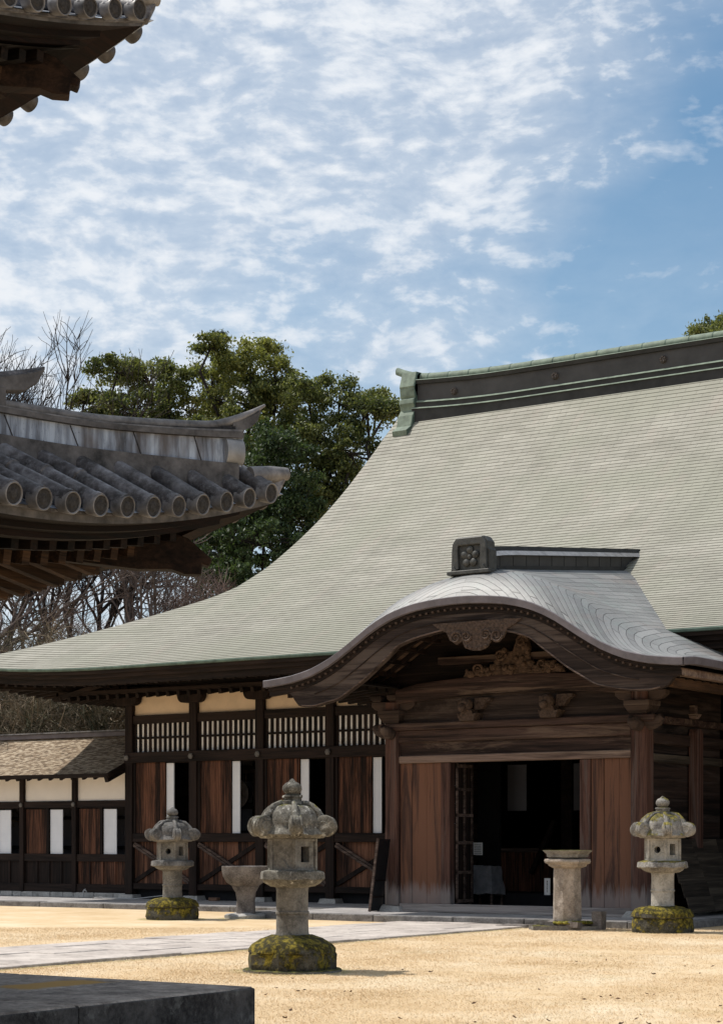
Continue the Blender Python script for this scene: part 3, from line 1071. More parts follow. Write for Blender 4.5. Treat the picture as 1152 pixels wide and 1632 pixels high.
def bay(i, x0, x1):
    MB().box(x0, x1, W - 0.08, W + 0.08, 0.33, 0.47).build('ground_sill', M['beam_x'], hall, bevel=0.008)
    MB().box(x0, x1, W - 0.10, W + 0.08, 1.45, 1.65).build('middle_rail', M['beam_x'], hall, bevel=0.008)
    MB().box(x0, x1, W - 0.08, W + 0.08, 4.24, 4.44).build('upper_rail', M['beam_x'], hall, bevel=0.008)
    MB().box(x0, x1, W + 0.0, W + 0.05, 4.44, 5.1).build('plaster_panel', M['plaster'], hall)
    # lattice
    lb = MB()
    n = 11 if x1 - x0 < 1.8 else 12
    n = max(4, round((x1 - x0) / 0.155))
    for k in range(n + 1):
        xx = x0 + 0.03 + (x1 - x0 - 0.06) * k / n
        lb.box(xx - 0.036, xx + 0.036, W - 0.03, W - 0.0, 3.57, 4.24)
    lb.box(x0, x1, W - 0.036, W + 0.001, 3.88, 3.93)
    lo = lb.build('lattice_window', M['post'], hall)
    MB().box(x0, x1, W + 0.003, W + 0.02, 3.57, 4.24).build('window_paper', M['lattice_paper'], lo)
    # sliding boards, white paper door, opening
    a = PX[i]
    dl = a + 0.19
    dr = min(a + 1.07, x1)
    MB().box(x0, dl - 0.003, W - 0.07, W + 0.05, 1.65, 3.32).build('door_jamb', M['post'], hall)
    d_ = MB()
    nb = 6
    for k in range(nb):
        d_.box(dl + (dr - dl) * k / nb + 0.0015, dl + (dr - dl) * (k + 1) / nb - 0.0015, W - 0.045 + 0.003 * (k % 2), W - 0.01, 1.652, 3.318)
    d_.build('wooden_door', M['door'], hall)
    if a + 1.3 < x1 + 0.1:
        MB().box(dr + 0.012, a + 1.30, W + 0.0, W + 0.03, 1.652, 3.30).build('paper_door', M['shoji'], hall)
        MB().box(x0, x1, W + 0.06, W + 0.08, 3.30, 3.56).build('lintel_board', M['post'], hall)
    # braced panel
    bp = MB()
    nb = 6
    for k in range(nb):
        bp.box(x0 + (x1 - x0) * k / nb + 0.002, x0 + (x1 - x0) * (k + 1) / nb - 0.002, W - 0.005 + 0.004 * (k % 2), W + 0.03, 0.47, 1.45)
    bo = bp.build('braced_panel', M['panel'], hall)
    MB().beam((x0 + 0.02, W - 0.025, 0.52), (x1 - 0.02, W - 0.025, 1.40), 0.035, 0.10, (0, 0, 1)).build('brace', M['post'], bo)
    b2 = MB()
    vz = Vector((x1 - x0 - 0.04, 0, -0.88)).normalized()
    nz = Vector((-vz.z, 0, vz.x)) * 0.038
    for s_ in (-1, 1):
        b2.beam(Vector((x0 + 0.02, W - 0.065, 1.40)) + nz * s_ * 0.9, Vector((x1 - 0.02, W - 0.065, 0.52)) + nz * s_ * 0.9, 0.035, 0.055)
    b2.build('brace', M['brace'], bo)


per_bay(bay)
MB().box(-30.12, -20.52, W - 0.14, W + 0.06, 3.32, 3.57).build('head_beam', M['beam_x'], hall, bevel=0.01)
MB().box(-30.1, -20.5, W + 0.10, W + 0.16, 0.1, 0.34).build('sill_gap_shade', M['black'], hall)  # black strip standing for the shade in the gap below the sill
MB().box(-31.0, -21.0, W - 0.1, W + 0.1, 4.9, 5.12).build('wall_plate', M['beam_x'], hall)
# west, rear and east walls, the part right of the porch, floor and a dark room within
MB().box(-30.1, -29.98, W + 0.12, 51.2, 0.2, 5.3).build('side_wall', M['sidewood'], hall)
MB().box(-5.4, -5.28, W + 0.12, 51.2, 0.2, 5.3).build('side_wall', M['sidewood'], hall)
MB().box(-30.1, -5.28, 51.2, 51.32, 0.2, 5.3).build('rear_wall', M['sidewood'], hall)
MB().box(-14.9, -5.3, W - 0.02, W + 0.06, 0.2, 5.2).build('front_wall', M['sidewood'], hall)
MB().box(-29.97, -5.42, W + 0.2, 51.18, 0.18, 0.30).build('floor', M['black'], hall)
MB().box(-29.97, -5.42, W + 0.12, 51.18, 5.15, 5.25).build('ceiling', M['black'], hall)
MB().box(-29.6, -28.3, 37.2, 37.3, 0.3, 5).box(-28.3, -27.2, 38.3, 38.4, 0.3, 2.2).build('inner_wall', M['greywall'], hall)
MB().box(-29.6, -28.2, 37.12, 37.19, 1.55, 1.72).box(-29.6, -28.2, 37.12, 37.19, 2.25, 2.4).box(-29.6, -28.2, 37.12, 37.19, 2.92, 3.3).build('inner_rail', M['black'], hall)

# ---- porch
XC = -17.68
PH = 4.34
Y0 = 29.3
ks = [0, .15, .27, .4, .5, .6, .7, .8, .9, 1]
kf = [1, .972, .915, .765, .56, .345, .175, .075, .022, 0]
kr_s = [0, .1, .25, .5, .75, 1]
kr = [1, .945, .79, .53, .265, 0]


def kfun(s, b_):
    s = abs(s)
    sm = 0
    # small average smooths the tables
    for d_ in (-0.05, 0, 0.05):
        q = min(max(abs(s + d_), 0), 1)
        sm += (1 - b_) * np.interp(q, ks, kf) + b_ * np.interp(q, kr_s, kr)
    q = sm / 3
    return q if s < 0.95 else q * (1 - (s - 0.95) / 0.05) + 0


def zridge(y):
    return float(np.interp(y, [29.3, 29.45, 29.7, 30.0, 30.4, 31, 36.5, 38], [5.87, 6.02, 6.21, 6.35, 6.44, 6.52, 7.15, 7.32]))


def zporch(s, y):
    b_ = min(1, max(0, (y - 29.3) / 2.3))
    b_ = b_ * b_ * (3 - 2 * b_)
    roll = 1 - max(0, 1 - (y - 29.3) / 0.7) ** 2
    edge = 0.0
    return 4.55 + (zridge(y) - 4.55) * kfun(s, b_) + 0.05 * roll


ss = np.linspace(-1, 1, 121)
yq = [29.3, 29.33, 29.38, 29.44, 29.5, 29.6, 29.7, 29.82, 29.95, 30.1, 30.3, 30.5, 30.75, 31.0, 31.3] + list(np.arange(31.6, 37.7, 0.25))
pr = MB()
pr.uv = []
grid_ = {}
arc = [0.0]
fz = [zporch(s, 30.5) for s in ss]
mid = len(ss) // 2
al = [0.0] * len(ss)
for i in range(mid + 1, len(ss)):
    al[i] = al[i - 1] + math.hypot((ss[i] - ss[i - 1]) * PH, fz[i] - fz[i - 1])
for i in range(mid - 1, -1, -1):
    al[i] = al[i + 1] + math.hypot((ss[i] - ss[i + 1]) * PH, fz[i] - fz[i + 1])
idx = {}
for j, y_ in enumerate(yq):
    for i, s in enumerate(ss):
        idx[(i, j)] = len(pr.v)
        pr.v.append((XC + s * PH, y_, zporch(s, y_)))


def uvp(i, j):
    d_ = yq[j] - 29.3
    rr = 1.15 * max(0.0, 1 - d_ / 1.25) ** 2
    v_ = math.sqrt(al[i] ** 2 + 0.35) - rr + 4.0
    return (yq[j] * 1.0 + (0 if i < mid else 0.3), v_)


for j in range(len(yq) - 1):
    for i in range(len(ss) - 1):
        yc_, sc_ = (yq[j] + yq[j + 1]) / 2, (ss[i] + ss[i + 1]) / 2
        zc_ = zporch(sc_, yc_)
        if yc_ > 31.75 and zc_ < zp(yc_) - 0.35 and yc_ > 34.6:
            continue
        if yc_ > 34.6 and zc_ < 5.6:
            continue
        if zc_ < zp(max(yc_, 31.7)) - 0.6 and yc_ > 35.2:
            continue
        q = [(i, j), (i + 1, j), (i + 1, j + 1), (i, j + 1)]
        pr.f.append(tuple(idx[k] for k in q))
        pr.uv.append([uvp(*k) for k in q])
porch_roof = pr.build('porch_roof', M['porchroof'], hall, smooth=60, recalc=False)
# thickness of the copper at the front and side eaves
fm = MB()
rows = [[], [], [], []]
for s in ss:
    z_ = zporch(s, 29.3)
    x_ = XC + s * PH
    for k, (dy_, dz_) in enumerate(((0, 0.004), (-0.02, -0.01), (-0.012, -0.13), (0.1, -0.14))):
        rows[k].append((x_, 29.3 + dy_, z_ + dz_))
fm.grid(rows)
for sg in (-1, 1):
    rows = [[], [], [], []]
    for y_ in np.linspace(29.29, 34.6, 12):
        z_ = zporch(1, max(y_, 29.3))
        for k, (dx_, dz_) in enumerate(((0, 0.004), (0.02, -0.01), (0.012, -0.13), (-0.1, -0.14))):
            rows[k].append((XC + sg * (PH + dx_), y_, z_ + dz_))
    fm.grid(rows)
fm.build('porch_eave_edge', M['thatch_ridge'], porch_roof, recalc=False)
# soffit of the porch roof and rafters that follow the curve
sm_ = MB()
rows = []
for y_ in [29.36] + list(np.linspace(29.5, 34.5, 14)):
    rows.append([(XC + s * (PH - 0.06), y_, zporch(s, min(y_, 29.9) if False else 29.3) - 0.17) for s in ss])
sm_.grid(rows)
sm_.build('porch_soffit', M['soffit'], hall, smooth=60, recalc=False)
for y_ in (29.8, 30.25, 30.7, 31.1):
    cm = MB()
    rows = [[], [], [], []]
    for s in np.linspace(-0.93, 0.93, 81):
        z_ = zporch(s, 29.3) - 0.175
        for k, (dy_, dz_) in enumerate(((-0.045, 0), (-0.045, -0.10), (0.045, -0.10), (0.045, 0))):
            rows[k].append((XC + s * PH, y_ + dy_, z_ + dz_))
    cm.grid(rows)
    cm.build('curved_rafter', M['post'], hall, recalc=True)
pl = MB()
for s in np.linspace(-0.86, 0.86, 23):
    z_ = zporch(s, 29.3) - 0.22
    pl.box(XC + s * PH - 0.04, XC + s * PH + 0.04, 29.5, 34.5, z_ - 0.05, z_ + 0.03)
pl.build('soffit_battens', M['beam_y'], hall)

# layers under the copper edge
lm_ = MB()
rows = [[], [], [], [], []]
for s in np.linspace(-0.985, 0.985, 121):
    z_ = zporch(s, 29.3)
    for k, (dy_, dz_) in enumerate(((0.06, -0.13), (0.065, -0.20), (0.10, -0.205), (0.105, -0.29), (0.2, -0.30))):
        rows[k].append((XC + s * PH, 29.3 + dy_, z_ + dz_))
lm_.grid(rows)
lm_.build('gable_cornice', M['beam_x'], hall, recalc=False)
dn = None
dn = None
for s in np.linspace(-0.86, 0.86, 58):
    z_ = zporch(s, 29.3) - 0.205
    if dn is None:
        dn = MB().box(XC + s * PH - 0.02, XC + s * PH + 0.02, 29.362, 29.42, z_ - 0.026, z_ + 0.01).build('cornice_dentil', M['carving'], hall)
        ds, dz0 = s, z_
    else:
        clone(dn, ((s - ds) * PH, 0, z_ - dz0))
# the cusped gable board
hx = [-21.49, -21.40, -21.37, -21.25, -20.93, -20.35, -19.79, -19.23, -19.08, -18.69, -18.15, -17.68, -17.21, -16.67, -16.30, -16.12, -15.56, -15.0, -14.43, -13.99, -13.70, -13.58, -13.50]
hz = [4.36, 4.22, 4.10, 4.03, 4.01, 4.13, 4.46, 4.88, 5.04, 5.16, 5.26, 5.285, 5.26, 5.16, 5.05, 4.90, 4.48, 4.15, 4.04, 4.02, 4.08, 4.2, 4.34]
hb = MB()
rows = [[], [], [], []]
for x_ in np.linspace(-21.49, -13.5, 150):
    s = (x_ - XC) / PH
    zt = zporch(s, 29.3) - 0.27
    zb_ = float(np.interp(x_, hx, hz))
    # soften the table a little
    zb_ = (zb_ * 2 + float(np.interp(x_ - 0.08, hx, hz)) + float(np.interp(x_ + 0.08, hx, hz))) / 4
    zb_ = min(zb_, zt - 0.04)
    for k, (dy_, zz_) in enumerate(((0.0, zt), (0.0, zb_), (0.11, zb_), (0.11, zt))):
        rows[k].append((x_, 29.42 + dy_, zz_))
hb.grid(rows, close=False)
hb.add([rows[k][0] for k in range(4)], [(0, 1, 2, 3)])
hb.add([rows[k][-1] for k in range(4)], [(0, 1, 2, 3)])
gboard = hb.build('gable_board', M['gable'], hall, recalc=True)
# a raised fillet along the lower edge of the board
fl = MB()
pts = []
for x_ in np.linspace(-21.2, -13.8, 120):
    zb_ = (float(np.interp(x_, hx, hz)) * 2 + float(np.interp(x_ - 0.08, hx, hz)) + float(np.interp(x_ + 0.08, hx, hz))) / 4
    pts.append((x_, 29.415, zb_ + 0.025))
fl.tube(pts, 0.016, 6)
fl.build('board_fillet', M['brace'], gboard)
fl = MB()
pts = []
for x_ in np.linspace(-20.9, -14.2, 120):
    s = (x_ - XC) / PH
    zb_ = float(np.interp(x_, hx, hz))
    pts.append((x_, 29.412, zb_ * 0.45 + (zporch(s, 29.3) - 0.27) * 0.55))
fl.tube(pts, 0.012, 6)
fl.build('board_groove', M['gable'], gboard)


def scroll(mb, cx, cz, y, r, turns=1.6, dirn=1, th=0.028, a0=0.0):
    pts = []
    n = 26
    for i in range(n + 1):
        f = i / n
        a = a0 + dirn * turns * 2 * PI * f
        rr = r * (1 - 0.82 * f)
        pts.append((cx + rr * math.cos(a), y, cz + rr * math.sin(a)))
    mb.tube(pts, [th * (1 - 0.5 * i / n) for i in range(n + 1)], 6)


# pendant carving under the peak
gg = MB()
out = [(-0.92, 0.28), (-0.78, 0.18), (-0.62, 0.10), (-0.55, -0.04), (-0.42, -0.12), (-0.30, -0.06), (-0.24, -0.18), (-0.10, -0.24), (0.06, -0.25), (0.2, -0.21),
       (0.30, -0.08), (0.42, -0.12), (0.55, -0.04), (0.62, 0.10), (0.78, 0.18), (0.92, 0.28)]
gg.prism([(a, b_) for a, b_ in out], (-17.36, 29.385, 5.13), (1, 0, 0), (0, 0, 1), (0, 0.05, 0))
for (cx, cz, r_, dr) in ((-0.42, 0.0, 0.12, 1), (0.42, 0.0, 0.12, -1), (-0.2, 0.02, 0.10, -1), (0.2, 0.02, 0.10, 1)):
    scroll(gg, -17.36 + cx, 5.13 + cz, 29.375, r_, 1.7, dr, 0.026)
for a in np.linspace(-0.2, 0.2, 5):
    gg.tube([(-17.36 + a, 29.38, 4.98 - 0.06 * (1 - abs(a) * 3)), (-17.36 + a, 29.36, 4.98 - 0.06 * (1 - abs(a) * 3))], [0.03, 0.02], 8)
gg.build('pendant_carving', M['carving'], gboard, rough=(0.12, 0.012, 14))

# porch timbers
PY = 31.2
for (a, b_) in ((-20.5, -20.2), (-15.23, -14.91)):
    MB().box(a, b_, PY, PY + 0.31, 0.22, 4.2).build('porch_post', M['porchpost'], hall, bevel=0.025)
    MB().frustum((a + b_) / 2, PY + 0.155, 0.11, 0.225, 0.28, 0.20).build('base_stone', M['footing'], hall, rough=(0.12, 0.012, 5))
MB().box(-20.2, -15.23, PY + 0.05, PY + 0.26, 0.13, 0.275).build('threshold', M['sillwood'], hall, bevel=0.01)
MB().box(-20.2, -15.23, PY + 0.0, PY + 0.12, 0.115, 0.16).build('threshold_step', M['sillwood'], hall, bevel=0.01)
MB().box(-20.2, -15.23, PY + 0.03, PY + 0.24, 2.99, 3.135).build('door_lintel', M['porchlight'], hall, bevel=0.015)
MB().box(-20.2, -15.23, PY + 0.09, PY + 0.2, 3.135, 3.39).build('lintel_panel', M['porchbeam'], hall)
MB().box(-20.2, -15.23, PY + 0.02, PY + 0.26, 3.392, 3.625).build('tie_beam', M['porchbeam'], hall, bevel=0.015)
MB().box(-20.62, -14.75, PY - 0.06, PY + 0.36, 3.627, 3.76).build('ledge_beam', M['porchbeam'], hall, bevel=0.015)
MB().box(-20.2, -15.23, PY + 0.12, PY + 0.2, 3.76, 4.3).build('frieze_panel', M['gable'], hall)
# curved rainbow beam
rb = MB()
rows = [[], [], [], [], [], []]
for f in np.linspace(0, 1, 40):
    x_ = -20.22 + 5.0 * f
    arch = 0.13 * (1 - (2 * f - 1) ** 2)
    thin = 0.10 * max(0.0, abs(2 * f - 1) - 0.78) / 0.22
    for k, (yy_, zz_) in enumerate(((PY - 0.02, 4.47 - thin * 0.6), (PY - 0.05, 4.40 - thin * 0.4), (PY - 0.05, 4.22), (PY, 4.14), (PY + 0.24, 4.14), (PY + 0.24, 4.47 - thin * 0.6))):
        rows[k].append((x_, yy_, zz_ + arch))
rb.grid(rows)
rb.add([r_[0] for r_ in rows], [(0, 1, 2, 3, 4, 5)])
rb.add([r_[-1] for r_ in rows], [(0, 1, 2, 3, 4, 5)])
rb.add([rows[0][i] for i in range(40)] + [rows[5][i] for i in range(40)], [(i, i + 1, 41 + i, 40 + i) for i in range(39)])
rb.build('rainbow_beam', M['porchbeam'], hall, smooth=45)
# gable wall above
gw = MB()
pts = [(x_, zporch((x_ - XC) / PH, 29.3) - 0.2) for x_ in np.linspace(-20.9, -14.5, 50)]
gw.prism(pts + [(-14.5, 4.2), (-20.9, 4.2)], (0, PY + 0.2, 0), (1, 0, 0), (0, 0, 1), (0, 0.06, 0))
gw.build('inner_gable_wall', M['beam_x'], hall)
MB().box(-19.3, -15.6, PY + 0.02, PY + 0.19, 4.86, 5.0).build('gable_tie', M['porchbeam'], hall, bevel=0.01)
# carved frog-leg strut with foliage
kc = MB()
prof_ = [(-1.08, 0.0), (-1.0, 0.13), (-0.9, 0.06), (-0.82, 0.16), (-0.72, 0.09), (-0.62, 0.19), (-0.5, 0.12), (-0.42, 0.17), (-0.34, 0.34), (-0.3, 0.46), (-0.2, 0.5), (-0.1, 0.42), (-0.02, 0.44),
         (0.04, 0.6), (0.12, 0.7), (0.22, 0.72), (0.30, 0.66), (0.33, 0.5), (0.36, 0.3), (0.42, 0.16), (0.5, 0.13), (0.56, 0.24), (0.66, 0.26), (0.7, 0.14), (0.78, 0.22), (0.88, 0.20), (0.92, 0.1), (1.0, 0.14), (1.08, 0.0)]
kc.prism(prof_, (-17.62, PY - 0.02, 4.60), (1, 0, 0), (0, 0, 1), (0, 0.1, 0))
kr_ = random.Random(4)
for q in range(60):
    a, hgt = kr_.uniform(-1.0, 1.0), 0
    hmax = float(np.interp(a, [p[0] for p in prof_], [p[1] for p in prof_]))
    hz_ = kr_.uniform(0.02, max(0.03, hmax * 0.95))
    r_ = kr_.uniform(0.035, 0.075)
    kc.lathe([(0.001, -r_), (r_ * 0.8, -r_ * 0.6), (r_, 0), (r_ * 0.8, r_ * 0.6), (0.001, r_)], 8, (-17.62 + a, PY - 0.04, 4.60 + hz_))
for (cx, cz, r_, dr) in ((-0.75, 0.12, 0.11, 1), (0.62, 0.16, 0.11, -1), (0.85, 0.13, 0.09, -1), (0.2, 0.6, 0.13, 1), (-0.25, 0.38, 0.12, -1)):
    scroll(kc, -17.62 + cx, 4.60 + cz, PY - 0.07, r_, 1.4, dr, 0.026)
kc.build('frog_leg_carving', M['carving2'], hall, rough=(0.15, 0.012, 18))
# two carved beast-head bosses on the frieze
bs0 = None
for xq in (-18.56, -16.82):
    if bs0 is None:
        bs = MB()
        zc_ = 4.0
        bs.prism([(-0.16, -0.24), (0.16, -0.24), (0.21, -0.10), (0.14, -0.12), (0.08, -0.02), (-0.08, -0.02), (-0.14, -0.12), (-0.21, -0.10)], (xq, PY - 0.16, zc_), (1, 0, 0), (0, 0, 1), (0, 0.26, 0))
        bs.lathe([(0.001, -0.13), (0.09, -0.11), (0.13, -0.03), (0.13, 0.05), (0.09, 0.11), (0.001, 0.14)], 14, (xq - 0.02, PY - 0.13, zc_ + 0.06))
        bs.lathe([(0.001, -0.08), (0.06, -0.06), (0.085, 0.0), (0.06, 0.06), (0.001, 0.08)], 10, (xq - 0.03, PY - 0.26, zc_ + 0.0))
        bs.prism([(0.08, -0.04), (0.26, -0.02), (0.34, 0.1), (0.44, 0.14), (0.44, 0.19), (0.1, 0.19)], (xq, PY - 0.02, zc_), (1, 0, 0), (0, 0, 1), (0, 0.13, 0))
        bs.prism([(-0.08, -0.04), (-0.26, -0.02), (-0.26, 0.17), (-0.1, 0.17)], (xq, PY - 0.02, zc_), (1, 0, 0), (0, 0, 1), (0, 0.13, 0))
        bs0 = bs.build('carved_boss', M['carving'], hall, smooth=50, rough=(0.08, 0.012, 12))
        bx0 = xq
    else:
        clone(bs0, (xq - bx0, 0, 0))
# capitals and nosings on the two front posts
for xq, sg in ((-20.35, -1), (-15.07, 1)):
    cp = MB()
    cp.frustum(xq, PY + 0.15, 3.77, 3.92, 0.17, 0.25)
    cp.box(xq - 0.25, xq + 0.25, PY - 0.1, PY + 0.4, 3.92, 4.02)
    pts = [(-0.5, 0.18), (-0.5, 0.10), (-0.42, 0.03), (-0.3, 0.0), (0.3, 0.0), (0.42, 0.03), (0.5, 0.10), (0.5, 0.18)]
    cp.prism(pts, (xq, PY + 0.06, 4.02), (1, 0, 0), (0, 0, 1), (0, 0.18, 0))
    for dx_ in (-0.38, 0, 0.38):
        cp.frustum(xq + dx_, PY + 0.15, 4.2, 4.27, 0.08, 0.13)
        cp.box(xq + dx_ - 0.13, xq + dx_ + 0.13, PY + 0.02, PY + 0.28, 4.27, 4.33)
    cp.build('capital', M['gable'], hall, bevel=0.012)
    ns = MB()
    ns.tube([(xq + sg * 0.1, PY + 0.12, 3.60), (xq + sg * 0.26, PY + 0.10, 3.62), (xq + sg * 0.36, PY + 0.08, 3.66), (xq + sg * 0.44, PY + 0.07, 3.72)], [0.13, 0.13, 0.11, 0.06], 12)
    ns.tube([(xq, PY + 0.05, 3.56), (xq, PY - 0.12, 3.58), (xq, PY - 0.24, 3.64), (xq, PY - 0.30, 3.70)], [0.11, 0.12, 0.10, 0.05], 12)
    ns.build('beam_nosing', M['gable'], hall, smooth=60)
# beam ends under the porch eave at left
for (a, b_) in ((-21.75, -20.2), (-15.1, -13.75)):
    MB().box(a, b_, PY + 0.05, PY + 0.25, 4.33, 4.52).build('bracket_beam', M['post'], hall, bevel=0.01)
sp = None
for y_ in np.arange(29.75, 34.4, 0.34):
    if sp is None:
        sp = MB().beam((-20.4, y_, 4.42), (-21.75, y_, 4.28), 0.09, 0.09, (0, 0, 1)).build('porch_rafter', M['rafter_shade_x'], hall)
        sp2 = MB().beam((-15.0, y_, 4.42), (-13.6, y_, 4.28), 0.09, 0.09, (0, 0, 1)).build('porch_rafter', M['rafter_shade_x'], hall)
        yq0 = y_
    else:
        clone(sp, (0, y_ - yq0, 0))
        clone(sp2, (0, y_ - yq0, 0))
MB().box(-13.62, -13.46, 29.5, 34.6, 4.27, 4.40).build('eave_rail', M['porchlight'], hall, bevel=0.01)
MB().box(-13.82, -13.64, 29.6, 34.6, 4.10, 4.26).build('eave_rail', M['rafter_lit'], hall, bevel=0.01)
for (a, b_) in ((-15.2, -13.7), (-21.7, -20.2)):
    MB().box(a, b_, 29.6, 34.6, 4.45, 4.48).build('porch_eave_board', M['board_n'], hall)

# door boards left and right, jambs
dp = MB()
for (a, b_, o) in ((-20.198, -19.93, 0), (-19.927, -19.60, 0.008), (-19.597, -19.27, 0.002)):
    dp.box(a, b_, PY + 0.10 + o, PY + 0.16, 0.275, 2.99)
dp.build('porch_door_panel', M['porchdoor'], hall, bevel=0.006)
dp = MB()
for (a, b_, o) in ((-16.06, -15.80, 0), (-15.797, -15.50, 0.008), (-15.497, -15.232, 0.002)):
    dp.box(a, b_, PY + 0.10 + o, PY + 0.16, 0.275, 2.99)
dp.build('porch_door_panel', M['porchdoor'], hall, bevel=0.006)
MB().box(-19.26, -19.05, PY + 0.06, PY + 0.24, 0.276, 2.985).build('door_jamb', M['porchpost'], hall, bevel=0.01)
MB().box(-16.28, -16.065, PY + 0.06, PY + 0.24, 0.276, 2.985).build('door_jamb', M['porchpost'], hall, bevel=0.01)
# side walls
for sg, xs_ in ((1, -15.0), (-1, -20.44)):
    sw = MB()
    zz_ = 0.25
    k = 0
    while zz_ < 3.6:
        h_ = (0.42, 0.36, 0.48, 0.33)[k % 4]
        sw.box(xs_ - 0.03 + 0.006 * (k % 2), xs_ + 0.03, PY + 0.32, W - 0.12, zz_, min(3.62, zz_ + h_ - 0.004))
        zz_ += h_
        k += 1
    sw.build('porch_side_wall', M['sidewood'], hall)
    MB().box(xs_ - 0.12, xs_ + 0.12, PY + 0.37, W - 0.12, 3.627, 3.76).build('side_ledge_beam', M['porchbeam'] if sg > 0 else M['beam_y'], hall, bevel=0.01)
    MB().box(xs_ - 0.06, xs_ + 0.10, PY + 0.32, W - 0.12, 3.25, 3.45).build('side_tie_beam', M['sidewood'], hall, bevel=0.01)
    MB().box(xs_ - 0.06, xs_ + 0.09, PY + 0.32, W - 0.12, 2.92, 3.07).build('side_lintel', M['lean'] if sg > 0 else M['sidewood'], hall, bevel=0.01)
    MB().box(xs_ - 0.05, xs_ + 0.05, PY + 0.3, W - 0.12, 3.76, 4.5).build('side_frieze', M['sidewood'], hall)
    po = MB().prism([(-0.125, 0.2), (0.125, 0.2), (0.125, 3.50), (0.08, 3.58), (-0.08, 3.58), (-0.125, 3.50)], (xs_ + 0.06 * sg, PY + 1.98, 0), (0, 1, 0), (0, 0, 1), (0.19 * sg, 0, 0))
    po.build('side_post', M['porchpost'], hall, bevel=0.012)
    cpp = MB().frustum(xs_ + 0.1 * sg, PY + 2.0, 3.77, 3.86, 0.07, 0.12).box(xs_ + 0.1 * sg - 0.05, xs_ + 0.1 * sg + 0.05, PY + 1.93, PY + 2.07, 3.86, 4.02)
    cpp.build('bearing_block', M['porchlight'], hall)
# weathered skirt boards leaning on the right side wall
lb = MB()
for r_ in range(5):
    z0_, z1_ = 0.2 + 0.262 * r_, 0.2 + 0.262 * (r_ + 1) + 0.01
    x0_, x1_ = -14.30 - 0.105 * r_, -14.30 - 0.105 * (r_ + 1) + 0.03
    for yb in np.arange(31.75, 36.2, 1.12):
        lb.add([(x0_, yb, z0_), (x0_, yb + 1.113, z0_), (x1_, yb + 1.113, z1_), (x1_, yb, z1_), (x0_ - 0.025, yb, z0_), (x0_ - 0.025, yb + 1.113, z0_), (x1_ - 0.025, yb + 1.113, z1_), (x1_ - 0.025, yb, z1_)],
               [(0, 1, 2, 3), (4, 7, 6, 5), (0, 4, 5, 1), (3, 2, 6, 7), (0, 3, 7, 4), (1, 5, 6, 2)])
lb.build('skirt_boards', M['lean'], hall)

# porch ridge and crest block
pr_path = lambda z0_, y0_=30.0, y1_=36.6: [(-17.78, y_, zridge(y_) + z0_ - 0.02 * 0) for y_ in np.linspace(y0_, y1_, 24)]
MB().sweep(pr_path(0), [(-0.26, -0.25), (0.26, -0.25), (0.26, 0.07), (-0.26, 0.07)], (1, 0, 0)).build('porch_ridge_base', M['ridge_dark'], porch_roof)
MB().sweep(pr_path(0), [(-0.2, 0.072), (0.2, 0.072), (0.2, 0.27), (-0.2, 0.27)], (1, 0, 0)).build('porch_ridge_panel', M['ridge_panel'], porch_roof)
MB().sweep(pr_path(0), [(-0.30, 0.272), (0.30, 0.272), (0.20, 0.36), (-0.20, 0.36)], (1, 0, 0)).build('porch_ridge_ledge', M['leadroll'], porch_roof)
MB().sweep(pr_path(0), [(-0.17, 0.362), (0.17, 0.362), (0.14, 0.45), (-0.14, 0.45)], (1, 0, 0)).build('porch_ridge_cap', M['ridge_dark'], porch_roof)
for y_ in np.arange(30.6, 36.4, 0.5):
    sj = MB()
    sj.sweep([(-17.78, y_, zridge(y_)), (-17.78, y_ + 0.02, zridge(y_ + 0.02))], [(-0.205, 0.07), (0.205, 0.07), (0.205, 0.27), (-0.205, 0.27)], (1, 0, 0))
    sj.build('porch_ridge_seam', M['ridge_dark'], porch_roof)
cb = MB()
cxq, czq, cyq = -17.80, 6.38, 29.86
fr_ = [(-0.40, 0.0), (-0.40, 0.36), (-0.37, 0.40), (-0.36, 0.52), (-0.28, 0.62), (0.28, 0.62), (0.36, 0.52), (0.37, 0.40), (0.40, 0.36), (0.40, 0.0)]
cb.prism(fr_, (cxq, cyq + 0.06, czq + 0.02), (1, 0, 0), (0, 0, 1), (0, 0.26, 0))
# frame in front, panel sunk
ring_o = [(-0.37, 0.02), (-0.36, 0.40), (-0.345, 0.50), (-0.27, 0.60), (0.27, 0.60), (0.345, 0.50), (0.36, 0.40), (0.37, 0.02)]
ring_i = [(-0.22, 0.04), (-0.235, 0.30), (-0.235, 0.40), (-0.235, 0.46), (0.235, 0.46), (0.235, 0.40), (0.235, 0.30), (0.22, 0.04)]
vs = []
for (yo) in (cyq, cyq + 0.06):
    for q in (ring_o, ring_i):
        vs += [(cxq + a, yo, czq + 0.02 + b_) for a, b_ in q]
fs = []
for i in range(7):
    fs += [(i, i + 1, 8 + i + 1, 8 + i), (16 + i, 16 + i + 1, i + 1, i), (8 + i, 8 + i + 1, 24 + i + 1, 24 + i)]
cb.add(vs, fs)
cb.box(cxq - 0.44, cxq + 0.44, cyq - 0.05, cyq + 0.3, czq - 0.05, czq + 0.02)
for sg in (-1, 1):
    cb.prism([(sg * 0.25, 0.02), (sg * 0.37, 0.02), (sg * 0.31, 0.12)], (cxq, cyq - 0.03, czq), (1, 0, 0), (0, 0, 1), (0, 0.04, 0))
cb.build('crest_block', M['crestmetal'], porch_roof, bevel=0.01)
pb_ = MB()
